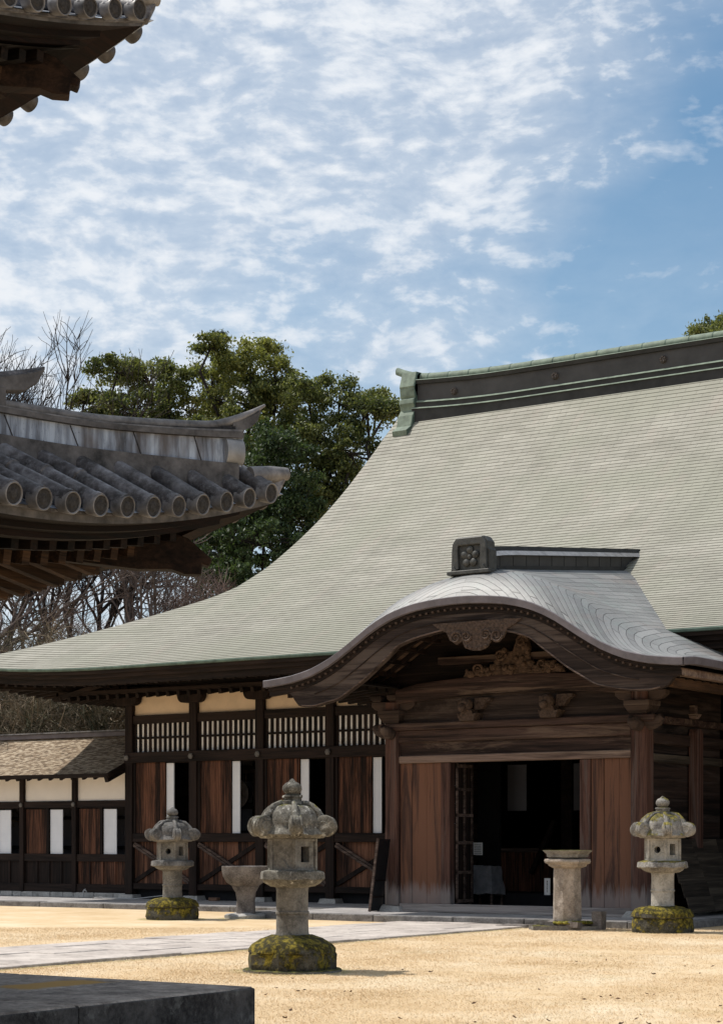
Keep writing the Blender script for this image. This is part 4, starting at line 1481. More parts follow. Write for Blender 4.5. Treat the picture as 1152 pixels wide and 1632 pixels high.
for a in range(5):
    th = PI / 2 + a * 2 * PI / 5
    cx_, cz_ = cxq + 0.125 * math.cos(th), czq + 0.27 + 0.125 * math.sin(th)
    pb_.lathe([(0.001, 0.0), (0.07, 0.0), (0.072, 0.03), (0.05, 0.05), (0.001, 0.055)], 14, (cx_, cyq + 0.06, cz_), axes=(Vector((1, 0, 0)), Vector((0, 0, 1)), Vector((0, -1, 0))))
    th += PI / 5
    pb_.tube([(cxq + 0.03 * math.cos(th), cyq + 0.05, czq + 0.27 + 0.03 * math.sin(th)), (cxq + 0.085 * math.cos(th), cyq + 0.035, czq + 0.27 + 0.085 * math.sin(th))], 0.012, 6)
pb_.lathe([(0.001, 0.0), (0.045, 0.0), (0.045, 0.04), (0.001, 0.06)], 12, (cxq, cyq + 0.06, czq + 0.27), axes=(Vector((1, 0, 0)), Vector((0, 0, 1)), Vector((0, -1, 0))))
pb_.build('blossom_crest', M['crestmetal'], porch_roof, smooth=50)

# ---- inside the porch
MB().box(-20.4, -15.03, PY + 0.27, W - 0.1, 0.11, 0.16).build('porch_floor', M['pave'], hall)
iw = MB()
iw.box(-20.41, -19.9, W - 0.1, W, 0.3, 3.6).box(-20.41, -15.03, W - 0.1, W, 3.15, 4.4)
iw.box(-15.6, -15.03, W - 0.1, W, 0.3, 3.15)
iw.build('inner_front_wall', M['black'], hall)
MB().box(-20.5, -20.28, 35.15, 35.35, 0.3, 3.6).box(-18.98, -18.72, 35.6, 35.85, 0.3, 4.4).build('inner_post', M['beam_y'], hall)
MB().box(-20.27, -18.98, 35.2, 35.25, 0.42, 1.28).build('inner_wainscot', M['door'], hall)
MB().box(-20.27, -18.98, 35.16, 35.2, 1.24, 1.33).build('inner_wainscot_rail', M['brace'], hall)
MB().box(-20.26, -19.8, 35.6, 35.62, 2.12, 3.1).build('hanging_panel', M['greypaper'], hall)
MB().box(-18.68, -18.3, 35.6, 35.62, 2.12, 3.1).build('hanging_panel', M['greypaper'], hall)
MB().beam((-18.8, 35.0, 1.9), (-19.35, 35.0, 0.8), 0.08, 0.12, (0, 1, 0)).build('stair_rail', M['beam_y'], hall)
MB().box(-20.2, -16, 36.5, 36.6, 0.3, 1.0).build('inner_partition', M['beam_x'], hall)
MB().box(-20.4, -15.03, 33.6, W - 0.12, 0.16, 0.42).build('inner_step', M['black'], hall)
ld = MB()
for z_ in (0.3, 0.85, 1.42, 1.95, 2.45, 2.9):
    ld.box(-19.04, -19.0, PY + 0.25, PY + 0.85, z_, z_ + 0.06)
for y_ in (PY + 0.25, PY + 0.53, PY + 0.81):
    ld.box(-19.035, -19.005, y_, y_ + 0.05, 0.29, 2.98)
ld.build('open_lattice_door', M['brace'], hall)
MB().box(-19.05, -19.04, PY + 0.25, PY + 0.86, 0.29, 2.97).build('lattice_door_backing', M['post'], hall)

# ------------------------------------------------------------------ covered corridor at the left
cor = thing('corridor', (-34.0, 34.9, 0.1), 'low roofed corridor with shingle roof and pale plaster band left of the great hall', 'corridor')
CW = 34.9
cxs = [-30.2, -31.95, -33.70, -35.45, -37.20]
c0 = None
for xq in cxs[1:]:
    if c0 is None:
        c0 = MB().box(xq - 0.07, xq + 0.07, CW - 0.09, CW + 0.07, 0.2, 3.1).build('corridor_post', M['post'], cor, bevel=0.008)
        k0 = MB().tube([(xq, CW - 0.11, 2.36), (xq, CW - 0.13, 2.36)], [0.065, 0.045], 6).build('nail_cover', bpy.data.materials['grey_iron'], cor)
        cf = xq
    else:
        clone(c0, (xq - cf, 0, 0))
        clone(k0, (xq - cf, 0, 0))
clone(k0, (-30.2 - cf, -0.02, 0))
for i in range(len(cxs) - 1):
    a, b_ = cxs[i + 1] + 0.07, cxs[i] - 0.07
    L = cxs[i + 1]
    MB().box(a, b_, CW + 0.0, CW + 0.05, 2.45, 3.1).build('plaster_panel', M['plaster_w'], cor)
    MB().box(a, b_, CW - 0.06, CW + 0.06, 2.28, 2.45).build('corridor_beam', M['beam_x'], cor, bevel=0.006)
    MB().box(a, b_, CW - 0.06, CW + 0.06, 0.97, 1.15).build('corridor_rail', M['beam_x'], cor, bevel=0.006)
    MB().box(a, b_, CW - 0.06, CW + 0.06, 0.22, 0.42).build('corridor_sill', M['beam_x'], cor, bevel=0.006)
    d_ = MB()
    for k in range(5):
        d_.box(L + 0.12 + 0.134 * k, L + 0.12 + 0.134 * k + 0.131, CW - 0.02 + 0.003 * (k % 2), CW + 0.01, 1.152, 2.25)
    d_.build('wooden_door', M['door'], cor)
    MB().box(L + 0.80, L + 0.87, CW - 0.03, CW + 0.03, 1.152, 2.28).build('door_jamb', M['post'], cor)
    MB().box(L + 0.885, L + 1.29, CW + 0.02, CW + 0.04, 1.152, 2.24).build('paper_door', M['shoji'], cor)
    lb = MB()
    lb.box(a, b_, CW + 0.0, CW + 0.03, 0.42, 0.97)
    for k in range(1, 4):
        xx = a + (b_ - a) * k / 4
        lb.box(xx - 0.025, xx + 0.025, CW - 0.03, CW + 0.0, 0.42, 0.97)
    lb.build('board_panel', M['door'] if i == 0 else M['post'], cor)
    st = MB()
    xx = a - 0.07
    rr = random.Random(i + 20)
    while xx < b_ - 0.1:
        l_ = rr.uniform(0.35, 0.7)
        st.box(xx, min(xx + l_ - 0.015, b_ + 0.07), CW - 0.1 + rr.uniform(-0.01, 0.01), CW + 0.1, 0.09, 0.215)
        xx += l_
    st.build('footing_stones', M['footing'], cor, bevel=0.015)
cr = MB()
cr.uv = []
n = 26
xr = np.linspace(-52, -30.16, 120)
for side in (0, 1):
    base = len(cr.v)
    for j in range(n + 1):
        f = j / n
        y_ = 34.0 + 2.25 * f
        z_ = 3.07 + 0.90 * f + 0.15 * f * f
        if side:
            y_ = 2 * 36.25 - y_
        for x_ in xr:
            cr.v.append((x_, y_, z_ + 0.012 * mnoise.noise(Vector((x_ * 3, y_ * 5, side)))))
    m_ = len(xr)
    for j in range(n):
        for i in range(m_ - 1):
            cr.f.append((base + j * m_ + i, base + j * m_ + i + 1, base + (j + 1) * m_ + i + 1, base + (j + 1) * m_ + i))
            q = [(i, j), (i + 1, j), (i + 1, j + 1), (i, j + 1)]
            cr.uv.append([(xr[a_], b_ * 2.5 / n) for a_, b_ in q])
croof = cr.build('shingle_roof', M['barkroof'], cor, recalc=False)
ce = MB()
for side in (0, 1):
    rows = [[], [], []]
    for x_ in (-52, -30.14):
        for k, (dy_, dz_) in enumerate(((-0.005, 0.0), (0.03, -0.10), (2.25, 0.90))):
            y_ = 34.0 + dy_
            rows[k].append((x_, 2 * 36.25 - y_ if side else y_, 3.07 + dz_))
    ce.grid(rows)
ce.prism([(34.0, 3.06), (34.03, 2.95), (36.25, 3.95), (38.47, 2.95), (38.5, 3.06), (36.25, 4.1)], (-30.14, 0, 0), (0, 1, 0), (0, 0, 1), (0.02, 0, 0))
ce.build('eave_edge', M['beam_x'], croof, recalc=False)
MB().box(-52, -30.13, 36.1, 36.4, 4.08, 4.2).build('ridge_board', M['thatch_ridge'], croof, bevel=0.01)
MB().box(-52, -30.12, 36.05, 36.45, 4.203, 4.235).build('ridge_cap', M['leadcap'], croof)
cr0 = None
for x_ in np.arange(-30.3, -38.6, -0.36):
    if cr0 is None:
        cr0 = MB().beam((x_, 34.12, 2.97), (x_, 35.0, 3.35), 0.07, 0.09).build('corridor_rafter', M['beam_y'], cor)
        cq = x_
    else:
        clone(cr0, (x_ - cq, 0, 0))
bb_ = MB().beam((-30.2, 34.02, 2.93), (-30.2, 34.95, 3.31), 0.1, 0.16)
bb_.build('barge_board', M['beam_y'], cor)
MB().box(-52, -37.2, CW, CW + 0.06, 0.1, 3.1).build('corridor_wall', M['post'], cor)
MB().box(-52, -30.2, 37.9, 38.0, 0.1, 3.2).box(-52, -30.2, CW + 0.1, 37.9, 0.1, 0.25).build('corridor_rear_wall', M['black'], cor)
ib = MB()
for z_ in (1.3, 2.05):
    ib.box(-38, -30.3, 36.5, 36.6, z_ - 0.04, z_ + 0.04)
ib.build('inner_rail', M['black'], cor)
MB().box(-38, -30.3, 36.7, 36.8, 0.3, 3.0).build('inner_panel', M['greywall'], cor)

# ------------------------------------------------------------------ small things by the hall
pt = MB()
pt.tube([(-31.45, 34.62, 0.10), (-31.45, 34.62, 0.36), (-31.40, 34.60, 0.40), (-31.30, 34.58, 0.38)], 0.022, 8)
pt.tube([(-31.47, 34.62, 0.34), (-31.36, 34.62, 0.44)], 0.02, 6)
pt.tube([(-31.3, 34.58, 0.38), (-31.28, 34.58, 0.31)], 0.018, 8)
pt.v = [(-31.45 + (a + 31.45) * 0.7, 34.62 + (b_ - 34.62) * 0.7, 0.1 + (c_ - 0.1) * 0.62) for a, b_, c_ in pt.v]
tag(pt.build('water_tap', M['white_pipe'], origin=(-31.45, 34.62, 0.1), smooth=50), 'small white water tap standing at the foot of the corridor wall', 'tap')
ho = MB()
pts = [(-30.9 + 0.02 * i + 0.05 * math.sin(i * 1.3), 34.3 + 0.05 * math.cos(i * 1.7), 0.115 + 0.012 * math.sin(i)) for i in range(16)]
ho.tube(pts, 0.014, 6)
ho.tube([(-30.6, 34.35, 0.115), (-29.6, 34.42, 0.115), (-28.8, 34.45, 0.20), (-28.35, 34.5, 0.24)], 0.010, 6)
tag(ho.build('garden_hose', M['white_pipe'], origin=(-30.9, 34.3, 0.1), smooth=50), 'thin pale hose lying along the foot of the great hall wall', 'hose')
tag(MB().box(-27.45, -27.2, 34.42, 34.55, 0.1, 0.175).build('brick', M['brick'], origin=(-27.3, 34.5, 0.1), bevel=0.008),
    'brown block lying under the sill between the left lantern and the basin', 'brick')

sb = thing('sign_board', (-20.460, 30.9, 0.115), 'tall narrow black board leaning against the left porch post', 'sign board')
bd = MB()
bd.add([(-20.600, 30.80, 0.125), (-20.600, 31.19, 0.125), (-20.400, 31.19, 1.52), (-20.400, 30.80, 1.52), (-20.560, 30.80, 0.125), (-20.560, 31.19, 0.125), (-20.360, 31.19, 1.52), (-20.360, 30.80, 1.52)],
       [(0, 1, 2, 3), (4, 7, 6, 5), (0, 4, 5, 1), (3, 2, 6, 7), (0, 3, 7, 4), (1, 5, 6, 2)])
bd.build('board', M['black_paint'], sb)
MB().beam((-20.580, 30.785, 0.12), (-20.380, 30.785, 1.53), 0.03, 0.05, (1, 0, 0)).build('frame', M['brace'], sb)
bd = MB()
for z_ in (0.4, 0.72):
    x_ = -20.552 + (z_ - 0.125) * 0.1434
    bd.beam((x_, 30.81, z_), (x_, 31.18, z_), 0.02, 0.03)
bd.build('crosspiece', M['post'], sb)


def sheet(name, x0, x1, y, z0, z1, label, cat, lines, vertical=False, seed=0):
    o = thing(name, ((x0 + x1) / 2, y, z0), label, cat)
    MB().box(x0, x1, y, y + 0.008, z0, z1).build('paper', M['paper_sheet'], o)
    r_ = random.Random(seed)
    im = MB()
    if vertical:
        for c_ in range(lines):
            xx = x1 - (x1 - x0) * (c_ + 0.6) / (lines + 0.2)
            z_ = z1 - 0.05
            while z_ > z0 + 0.05:
                h_ = 0.022
                for q in range(3):
                    if r_.random() < 0.75:
                        zz_ = z_ - q * h_ / 3
                        im.box(xx - 0.012, xx + 0.012, y - 0.002, y, zz_ - 0.003, zz_)
                im.box(xx + r_.uniform(-0.01, 0.006), xx + r_.uniform(-0.004, 0.01) + 0.004, y - 0.002, y, z_ - h_, z_)
                z_ -= 0.034
    else:
        for c_ in range(lines):
            z_ = z1 - (z1 - z0) * (c_ + 1) / (lines + 1)
            xx = x0 + 0.02
            while xx < x1 - 0.03:
                l_ = r_.uniform(0.01, 0.03)
                im.box(xx, min(xx + l_, x1 - 0.015), y - 0.002, y, z_ - 0.005, z_ + 0.005)
                xx += l_ + 0.008
    im.build('writing', M['ink'], o)
    return o


sheet('notice', -19.68, -19.47, 33.2, 1.20, 1.45, 'small white notice on the dark wall just inside the porch doorway', 'notice', 6, seed=1)
sheet('notice_strip', -18.12, -17.99, 33.3, 0.42, 0.75, 'narrow white strip with vertical writing standing inside the doorway', 'notice', 1, True, seed=2)

tb = thing('covered_table', (-19.45, 33.2, 0.16), 'small table wrapped in grey plastic just inside the porch doorway', 'table')
cl = MB()
cl.frustum(-19.42, 33.25, 0.42, 0.97, 0.30, 0.24, 0.25, 0.2)
cl.build('cover', M['cloth'], tb, rough=(0.07, 0.05, 5), smooth=25)
for (dx_, dy_) in ((-0.25, -0.2), (0.25, -0.2), (-0.25, 0.2), (0.25, 0.2)):
    MB().box(-19.42 + dx_ - 0.02, -19.42 + dx_ + 0.02, 33.25 + dy_ - 0.02, 33.25 + dy_ + 0.02, 0.16, 0.45).build('leg', M['brace'], tb)

gg = thing('gong', (-28.2, 36.5, 1.9), 'round dark gong hanging in the dark opening beside the second white door', 'gong')
MB().lathe([(0.001, 0), (0.30, 0), (0.34, 0.03), (0.34, 0.09), (0.28, 0.10), (0.26, 0.06), (0.12, 0.05), (0.10, 0.09), (0.001, 0.10)], 28, (-28.15, 36.5, 2.6), axes=(Vector((1, 0, 0)), Vector((0, 0, 1)), Vector((0, -1, 0)))).build('disc', M['bronze'], gg, smooth=40)
MB().box(-28.7, -28.62, 36.45, 36.55, 0.3, 3.1).box(-27.7, -27.62, 36.45, 36.55, 0.3, 3.1).box(-28.7, -27.62, 36.45, 36.55, 3.1, 3.18).build('stand', M['post'], gg)
MB().tube([(-28.35, 36.5, 2.87), (-28.35, 36.5, 3.1)], 0.012, 6).tube([(-27.95, 36.5, 2.87), (-27.95, 36.5, 3.1)], 0.012, 6).build('cord', M['brace'], gg)


# ------------------------------------------------------------------ stone lanterns
def face_hole(mb, p, hole, depth, inw):
    """p: the four corners (bl, br, tr, tl); hole: list of (u, v); inw: inward normal"""
    bl, br, tr, tl = [Vector(q) for q in p]
    pt_ = lambda u, v: bl + (br - bl) * u + (tl - bl) * v
    cu = sum(h[0] for h in hole) / len(hole)
    cv = sum(h[1] for h in hole) / len(hole)
    out = []
    for (u, v) in hole:
        du, dv = u - cu, v - cv
        k = 1e9
        if du > 1e-6:
            k = min(k, (1 - cu) / du)
        if du < -1e-6:
            k = min(k, -cu / du)
        if dv > 1e-6:
            k = min(k, (1 - cv) / dv)
        if dv < -1e-6:
            k = min(k, -cv / dv)
        out.append((cu + du * k, cv + dv * k))
    n = len(hole)
    A = [pt_(*q) for q in out]
    B = [pt_(*q) for q in hole]
    D = [q + Vector(inw) * depth for q in B]
    fs = []
    for i in range(n):
        j = (i + 1) % n
        fs += [(i, j, n + j, n + i), (n + i, n + j, 2 * n + j, 2 * n + i)]
    mb.add(A + B + D, fs)
    # corner fill of the outer rectangle
    cs = [(0, 0), (1, 0), (1, 1), (0, 1)]
    for i in range(n):
        j = (i + 1) % n
        for c_ in cs:
            (u0, v0), (u1, v1) = out[i], out[j]
            on0 = abs(u0 - c_[0]) < 1e-4 or abs(v0 - c_[1]) < 1e-4
            on1 = abs(u1 - c_[0]) < 1e-4 or abs(v1 - c_[1]) < 1e-4
            if on0 and on1 and not (abs(u0 - u1) < 1e-4 or abs(v0 - v1) < 1e-4):
                mb.add([pt_(u0, v0), pt_(*c_), pt_(u1, v1)], [(0, 1, 2)])


def make_lantern(loc, label, mats, style, rot, hexbase=True):
    mt, mbase, mshaft = mats
    T = thing('stone_lantern', loc, label, 'stone lantern', 'stone lanterns on the lawn')
    o = Vector(loc)
    cc = (o.x, o.y, o.z)
    n6 = 6
    r0 = rot
    bs = MB()
    tb_ = MB()
    if style == 'hex':
        bs.lathe([(0.57, -0.03), (0.58, 0.018), (0.55, 0.03)], 24, cc)
        tb_.lathe([(0.53, 0.02), (0.54, 0.06), (0.535, 0.20), (0.515, 0.235)], 8, cc, rot=r0 + PI / 8)
        tb_.lathe([(0.50, 0.22), (0.495, 0.255), (0.45, 0.315), (0.35, 0.375), (0.27, 0.40), (0.23, 0.42)], 48, cc, mod=lambda th, z_: 1 + 0.035 * abs(math.cos(4 * (th - r0))) * (1 if z_ > 0.26 else 0.6))
    else:
        tb_.lathe([(0.50, -0.02), (0.515, 0.05), (0.50, 0.20), (0.48, 0.235), (0.50, 0.25), (0.49, 0.31), (0.43, 0.375), (0.33, 0.41), (0.25, 0.42), (0.22, 0.43)], 64, cc,
                  mod=lambda th, z_: 1 + (0.07 * abs(math.cos(5 * (th - r0))) - 0.03 if z_ > 0.24 else 0.012 * math.cos(6 * th)))
    if bs.v:
        bs.build('ground_slab', M['slab'], T, smooth=40, rough=(0.2, 0.012, 6))
    tb_.build('base', mbase, T, smooth=35, rough=(0.07, 0.013, 12))
    sh = MB()
    sh.lathe([(0.20, 0.41), (0.19, 0.46), (0.185, 0.66), (0.197, 0.665), (0.197, 0.69), (0.186, 0.695), (0.186, 0.93), (0.195, 0.97), (0.19, 0.985)], 36, cc)
    sh.build('shaft', mshaft, T, smooth=40, rough=(0.12, 0.006, 9))
    ch = MB()
    ch.lathe([(0.19, 0.97), (0.26, 0.985), (0.325, 1.02), (0.35, 1.055)], 40, cc, mod=lambda th, z_: 1 + 0.02 * abs(math.cos(6 * th)))
    ch.lathe([(0.39, 1.05), (0.415, 1.065), (0.41, 1.14), (0.395, 1.16), (0.30, 1.172)], 6 if style == 'hex' else 40, cc, rot=r0)
    ch.build('middle_platform', mt, T, smooth=42, rough=(0.09, 0.014, 10))
    # light chamber: six walls, two of them pierced towards the front
    fb = MB()
    rI, rO = 0.0, 0.292
    zb_, zt = 1.17, 1.535
    for k in range(6):
        a0, a1 = r0 + k * PI / 3, r0 + (k + 1) * PI / 3
        P0 = Vector((o.x + rO * math.cos(a0), o.y + rO * math.sin(a0), o.z + zb_))
        P1 = Vector((o.x + rO * math.cos(a1), o.y + rO * math.sin(a1), o.z + zb_))
        up = Vector((0, 0, zt - zb_))
        inw = -Vector((math.cos((a0 + a1) / 2), math.sin((a0 + a1) / 2), 0))
        kind = {'hex': ('sq', 'solid', 'solid', 'sq', 'solid', 'solid'), 'round': ('sq', 'solid', 'ro', 'sq', 'solid', 'ro')}[style][k]
        if kind == 'sq':
            face_hole(fb, (P0, P1, P1 + up, P0 + up), [(0.3, 0.26), (0.7, 0.26), (0.7, 0.76), (0.3, 0.76)], 0.16, inw)
        elif kind == 'ro':
            face_hole(fb, (P0, P1, P1 + up, P0 + up), [(0.5 + 0.19 * math.cos(q), 0.5 + 0.155 * math.sin(q)) for q in np.linspace(0, 2 * PI, 17)[:-1]], 0.14, inw)
        else:
            fb.add([P0, P1, P1 + up, P0 + up], [(0, 1, 2, 3)])
        # corner and rail relief
        fb.beam(P0 + up * 0.0 + inw * 0.0, P0 + up, 0.035, 0.035, (1, 0, 0.01))
        fb.beam(P0 + Vector((0, 0, 0.012)), P1 + Vector((0, 0, 0.012)), 0.03, 0.024)
        fb.beam(P0 + up - Vector((0, 0, 0.012)), P1 + up - Vector((0, 0, 0.012)), 0.03, 0.024)
        if style == 'hex' and k == 5:
            ex = (P1 - P0).normalized()
            fb.prism([(0.06, 0.02), (0.23, 0.02), (0.20, 0.06), (0.145, 0.135), (0.10, 0.075)], P0 - inw * -0.002, ex, (0, 0, 1), -inw * 0.018)
    fb.build('light_chamber', mshaft, T, recalc=True)
    MB().lathe([(0.15, zb_), (0.15, zt)], 6, cc, rot=r0).build('chamber_shade_core', M['black'], T)  # black filler added so the chamber openings read as shaded
    # cap: lobed dome with six curled corners
    cp = MB()
    lob = lambda th, z_: 1 + (0.055 * (abs(math.sin(3 * (th - r0))) ** 0.6) - 0.03 if z_ > 1.62 else 0.0)
    cp.lathe([(0.24, 1.535), (0.37, 1.55), (0.415, 1.585), (0.40, 1.615), (0.35, 1.66), (0.345, 1.75), (0.315, 1.84), (0.245, 1.905), (0.16, 1.935), (0.12, 1.94)], 72, cc, mod=lob)
    for k in range(6):
        a = r0 + k * PI / 3
        rd, tg = Vector((math.cos(a), math.sin(a), 0)), Vector((-math.sin(a), math.cos(a), 0))
        rs = 0.122
        cen = o + rd * 0.425 + Vector((0, 0, 1.685))
        prof_ = []
        for q in np.linspace(-0.072, 0.072, 13):
            band = 1 - 0.10 * (abs(abs(q) - 0.036) < 0.009) - 0.16 * (abs(q) > 0.066)
            prof_.append((rs * band, q))
        cp.lathe([(0.001, -0.072)] + [(rs * 0.45, -0.080), (rs * 0.5, -0.070)] + prof_ + [(rs * 0.5, 0.070), (rs * 0.45, 0.080), (0.001, 0.072)], 22, cen, axes=(rd, Vector((0, 0, 1)), tg))
        # rib that climbs from the curl to the crown
        pts = [o + rd * r_ + Vector((0, 0, z_)) for r_, z_ in ((0.40, 1.72), (0.37, 1.77), (0.33, 1.85), (0.25, 1.92), (0.15, 1.955))]
        cp.tube(pts, [0.06, 0.05, 0.04, 0.034, 0.028], 8)
    cp.build('cap', mt, T, smooth=48, rough=(0.07, 0.014, 9))
    fn = MB()
    fn.lathe([(0.125, 1.93), (0.135, 1.94), (0.132, 1.975), (0.108, 1.985), (0.108, 2.01), (0.122, 2.02), (0.118, 2.04), (0.085, 2.05), (0.07, 2.06), (0.095, 2.075), (0.113, 2.11), (0.108, 2.15),
              (0.08, 2.185), (0.045, 2.20), (0.02, 2.225), (0.004, 2.235)], 28, cc)
    fn.build('finial', mt, T, smooth=45, rough=(0.06, 0.008, 12))
    return T


# two faces show, the corner between them towards the viewer
make_lantern((-13.14, 18.04, 0.0), 'largest stone lantern, nearest on the lawn, with thick yellow moss on its base', (M['lantern'], M['lantern_base'], M['lantern_shaft']), 'hex', R(-48), True)
ln2 = make_lantern((-13.5, 28.86, 0.0), 'pale stone lantern with moss-topped cap beside the right porch post', (M['lantern_pale'], M['lantern_base'], M['lantern_pale_shaft']), 'round', R(-55), False)
ln3 = make_lantern((-23.4, 28.25, 0.0), 'dark grey stone lantern farthest left, in front of the white paper doors', (M['lantern_grey'], M['lantern_base'], M['lantern_shaft']), 'round', R(-39), False)
ln3.scale = (0.985, 0.985, 0.955)

# ------------------------------------------------------------------ basin, pedestal, post stub
bn = thing('stone_basin', (-22.45, 29.3, 0), 'goblet-shaped stone basin on a fluted stem between the two left lanterns', 'stone basin')
MB().lathe([(0.16, 0.60), (0.26, 0.62), (0.36, 0.69), (0.43, 0.80), (0.455, 0.93), (0.46, 1.0), (0.435, 1.005), (0.41, 0.97), (0.33, 0.80), (0.1, 0.74)], 40, (-22.45, 29.3, 0),
           mod=lambda th, z_: 1 + 0.02 * math.cos(8 * th)).build('bowl', M['basin'], bn, smooth=45, rough=(0.1, 0.012, 6))
MB().lathe([(0.19, 0.08), (0.185, 0.2), (0.175, 0.35), (0.20, 0.5), (0.25, 0.58), (0.27, 0.62), (0.2, 0.63)], 32, (-22.45, 29.3, 0), mod=lambda th, z_: 1 + 0.045 * math.cos(6 * th)).build('stem', M['basin'], bn, smooth=45, rough=(0.1, 0.012, 6))
MB().lathe([(0.40, -0.03), (0.41, 0.06), (0.36, 0.09), (0.1, 0.095)], 18, (-22.45, 29.3, 0)).build('foot_slab', M['footing'], bn, smooth=40, rough=(0.14, 0.03, 5))

pd = thing('stone_pedestal', (-15.22, 28.78, 0.06), 'slim buff stone column with a wide flat top standing before the doorway', 'stone pedestal')
px_, py_ = -15.22, 28.78
MB().lathe([(0.245, 0.13), (0.25, 0.2), (0.243, 0.6), (0.24, 1.06)], 8, (px_, py_, 0), rot=PI / 8 + R(34)).build('column', M['pedestal'], pd, bevel=0.02, rough=(0.12, 0.012, 6))
MB().lathe([(0.26, 1.04), (0.33, 1.07), (0.34, 1.10), (0.39, 1.115), (0.41, 1.15), (0.40, 1.185), (0.3, 1.20)], 8, (px_, py_, 0), rot=PI / 8 + R(34)).build('tray', M['pedestal'], pd, rough=(0.12, 0.015, 7), smooth=35)
MB().lathe([(0.30, 1.2), (0.36, 1.225), (0.37, 1.27), (0.43, 1.325), (0.435, 1.335), (0.2, 1.337)], 8, (px_, py_, 0), rot=PI / 8 + R(34)).build('top_slab', M['slab'], pd, rough=(0.12, 0.01, 7), smooth=30)
MB().box(px_ - 0.36, px_ + 0.36, py_ - 0.3, py_ + 0.3, 0.05, 0.14).build('plinth', M['basin'], pd, rough=(0.12, 0.03, 5))
mm_ = MB()
for q in range(90):
    a, b_ = rng.normal(0.12, 0.17), rng.normal(-0.2, 0.06)
    r_ = rng.uniform(0.03, 0.06)
    mm_.lathe([(r_ * 0.8, 0), (r_, r_ * 0.4), (r_ * 0.6, r_ * 0.9), (0.002, r_)], 7, (px_ + a * 0.83 - b_ * 0.56, py_ + a * 0.56 + b_ * 0.83, 0.10))
M['moss'] = leafmat('moss_clump', (0.05, 0.055, 0.006), (0.24, 0.20, 0.03), 0.95, 9)
tag(mm_.build('moss_clump', M['moss'], pd, smooth=60, rough=(0.05, 0.012, 25)), kind=None)
bs_ = MB()
c_, s_ = math.cos(R(34)), math.sin(R(34))
pts = [(-0.58, -0.28), (-0.3, -0.36), (0.3, -0.34), (0.56, -0.26), (0.58, 0.1), (0.5, 0.35), (-0.5, 0.35), (-0.62, 0.05)]
bs_.prism([(a * c_ - b_ * s_ + px_ - 0.03, a * s_ + b_ * c_ + py_) for a, b_ in pts], (0, 0, -0.03), (1, 0, 0), (0, 1, 0), (0, 0, 0.10))
tag(bs_.build('flat_stone', M['slab'], origin=(px_, py_, 0), rough=(0.14, 0.02, 5), smooth=40), 'flat mossy ground stone lying under the slim stone pedestal', 'stone')
tag(MB().box(-14.80, -14.62, 28.86, 29.04, -0.02, 0.31).build('stone_post', M['basin'], origin=(-14.72, 28.95, 0), rough=(0.08, 0.01, 8)),
    'short square stone stub at the right foot of the slim pedestal', 'stone post')
tag(MB().prism([(-0.35, -0.12), (0.3, -0.15), (0.42, 0.1), (-0.25, 0.14)], (-16.3, 28.95, -0.02), (1, 0, 0), (0, 1, 0), (0, 0, 0.07)).build('flat_stone', M['basin'], origin=(-16.3, 28.95, 0), rough=(0.12, 0.02, 6)),
    'small flat stone lying by the kerb left of the slim pedestal', 'stone')

# ------------------------------------------------------------------ the nearer hall at the left: platform and lead-tiled eaves
XP, YP = -9.1, 12.0
pf_ = MB()
rr = random.Random(12)
y_ = YP
cuts = [YP, YP - 2.03, YP - 3.6, YP - 5.2, YP - 6.9, YP - 8.6, YP - 10.4, YP - 12.4, YP - 14.5, YP - 17]
pl_ = thing('stone_platform', (XP, YP, 0), 'dark worn stone platform corner with an ochre stain in the left foreground', 'stone platform')
cop = MB()
xc_ = [XP, XP - 1.15, XP - 2.5, XP - 3.9, XP - 5.2, XP - 6.7, XP - 8.2, XP - 9.8, XP - 11.4, XP - 13]
for i in range(len(cuts) - 1):
    for j in range(len(xc_) - 1):
        cop.box(xc_[j + 1] + 0.004, xc_[j] - 0.004, cuts[i + 1] + 0.004, cuts[i] - 0.004, 0.20, 0.38 + rr.uniform(-0.003, 0.003))
cop.build('coping_slabs', M['platform_top'], pl_, bevel=0.018)
sdm = MB()
for i in range(len(cuts) - 1):
    sdm.box(XP - 0.3, XP - 0.012, cuts[i + 1] + 0.004, cuts[i] - 0.004, -0.02, 0.372)
for j in range(len(xc_) - 1):
    sdm.box(xc_[j + 1] + 0.004, xc_[j] - 0.004, YP - 0.3, YP - 0.012, -0.02, 0.372)
sdm.box(-22, XP - 0.3, -5, YP - 0.3, -0.02, 0.19)
# face slabs of the side, set proud of the core
for i in range(len(cuts) - 1):
    sdm.box(XP - 0.011, XP + 0.006, cuts[i + 1] + 0.005, cuts[i] - 0.005, 0.03, 0.368)
for j in range(len(xc_) - 1):
    sdm.box(xc_[j + 1] + 0.005, xc_[j] - 0.005, YP - 0.011, YP + 0.006, 0.03, 0.368)
sdm.box(XP - 0.02, XP + 0.02, YP - 0.86, YP - 0.5, -0.02, 0.155)
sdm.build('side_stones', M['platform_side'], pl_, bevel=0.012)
gt = MB()
slabs(gt, XP + 0.05, XP + 0.42, -4, YP + 0.42, 0.03, (0.8, 1.3), (0.37, 0.37), 'y', 0.004, 0.012, 31)
slabs(gt, XP - 13, XP + 0.04, YP + 0.05, YP + 0.42, 0.03, (0.8, 1.3), (0.37, 0.37), 'x', 0.004, 0.012, 32)
tag(gt.build('gutter_stones', M['pave'], bevel=0.008, recalc=False), kind='structure')

nh = thing('tiled_hall', (-16.0, 6.0, 0.38), 'nearer temple hall at the left edge with two tiers of lead-tiled upturned eaves', 'temple hall')


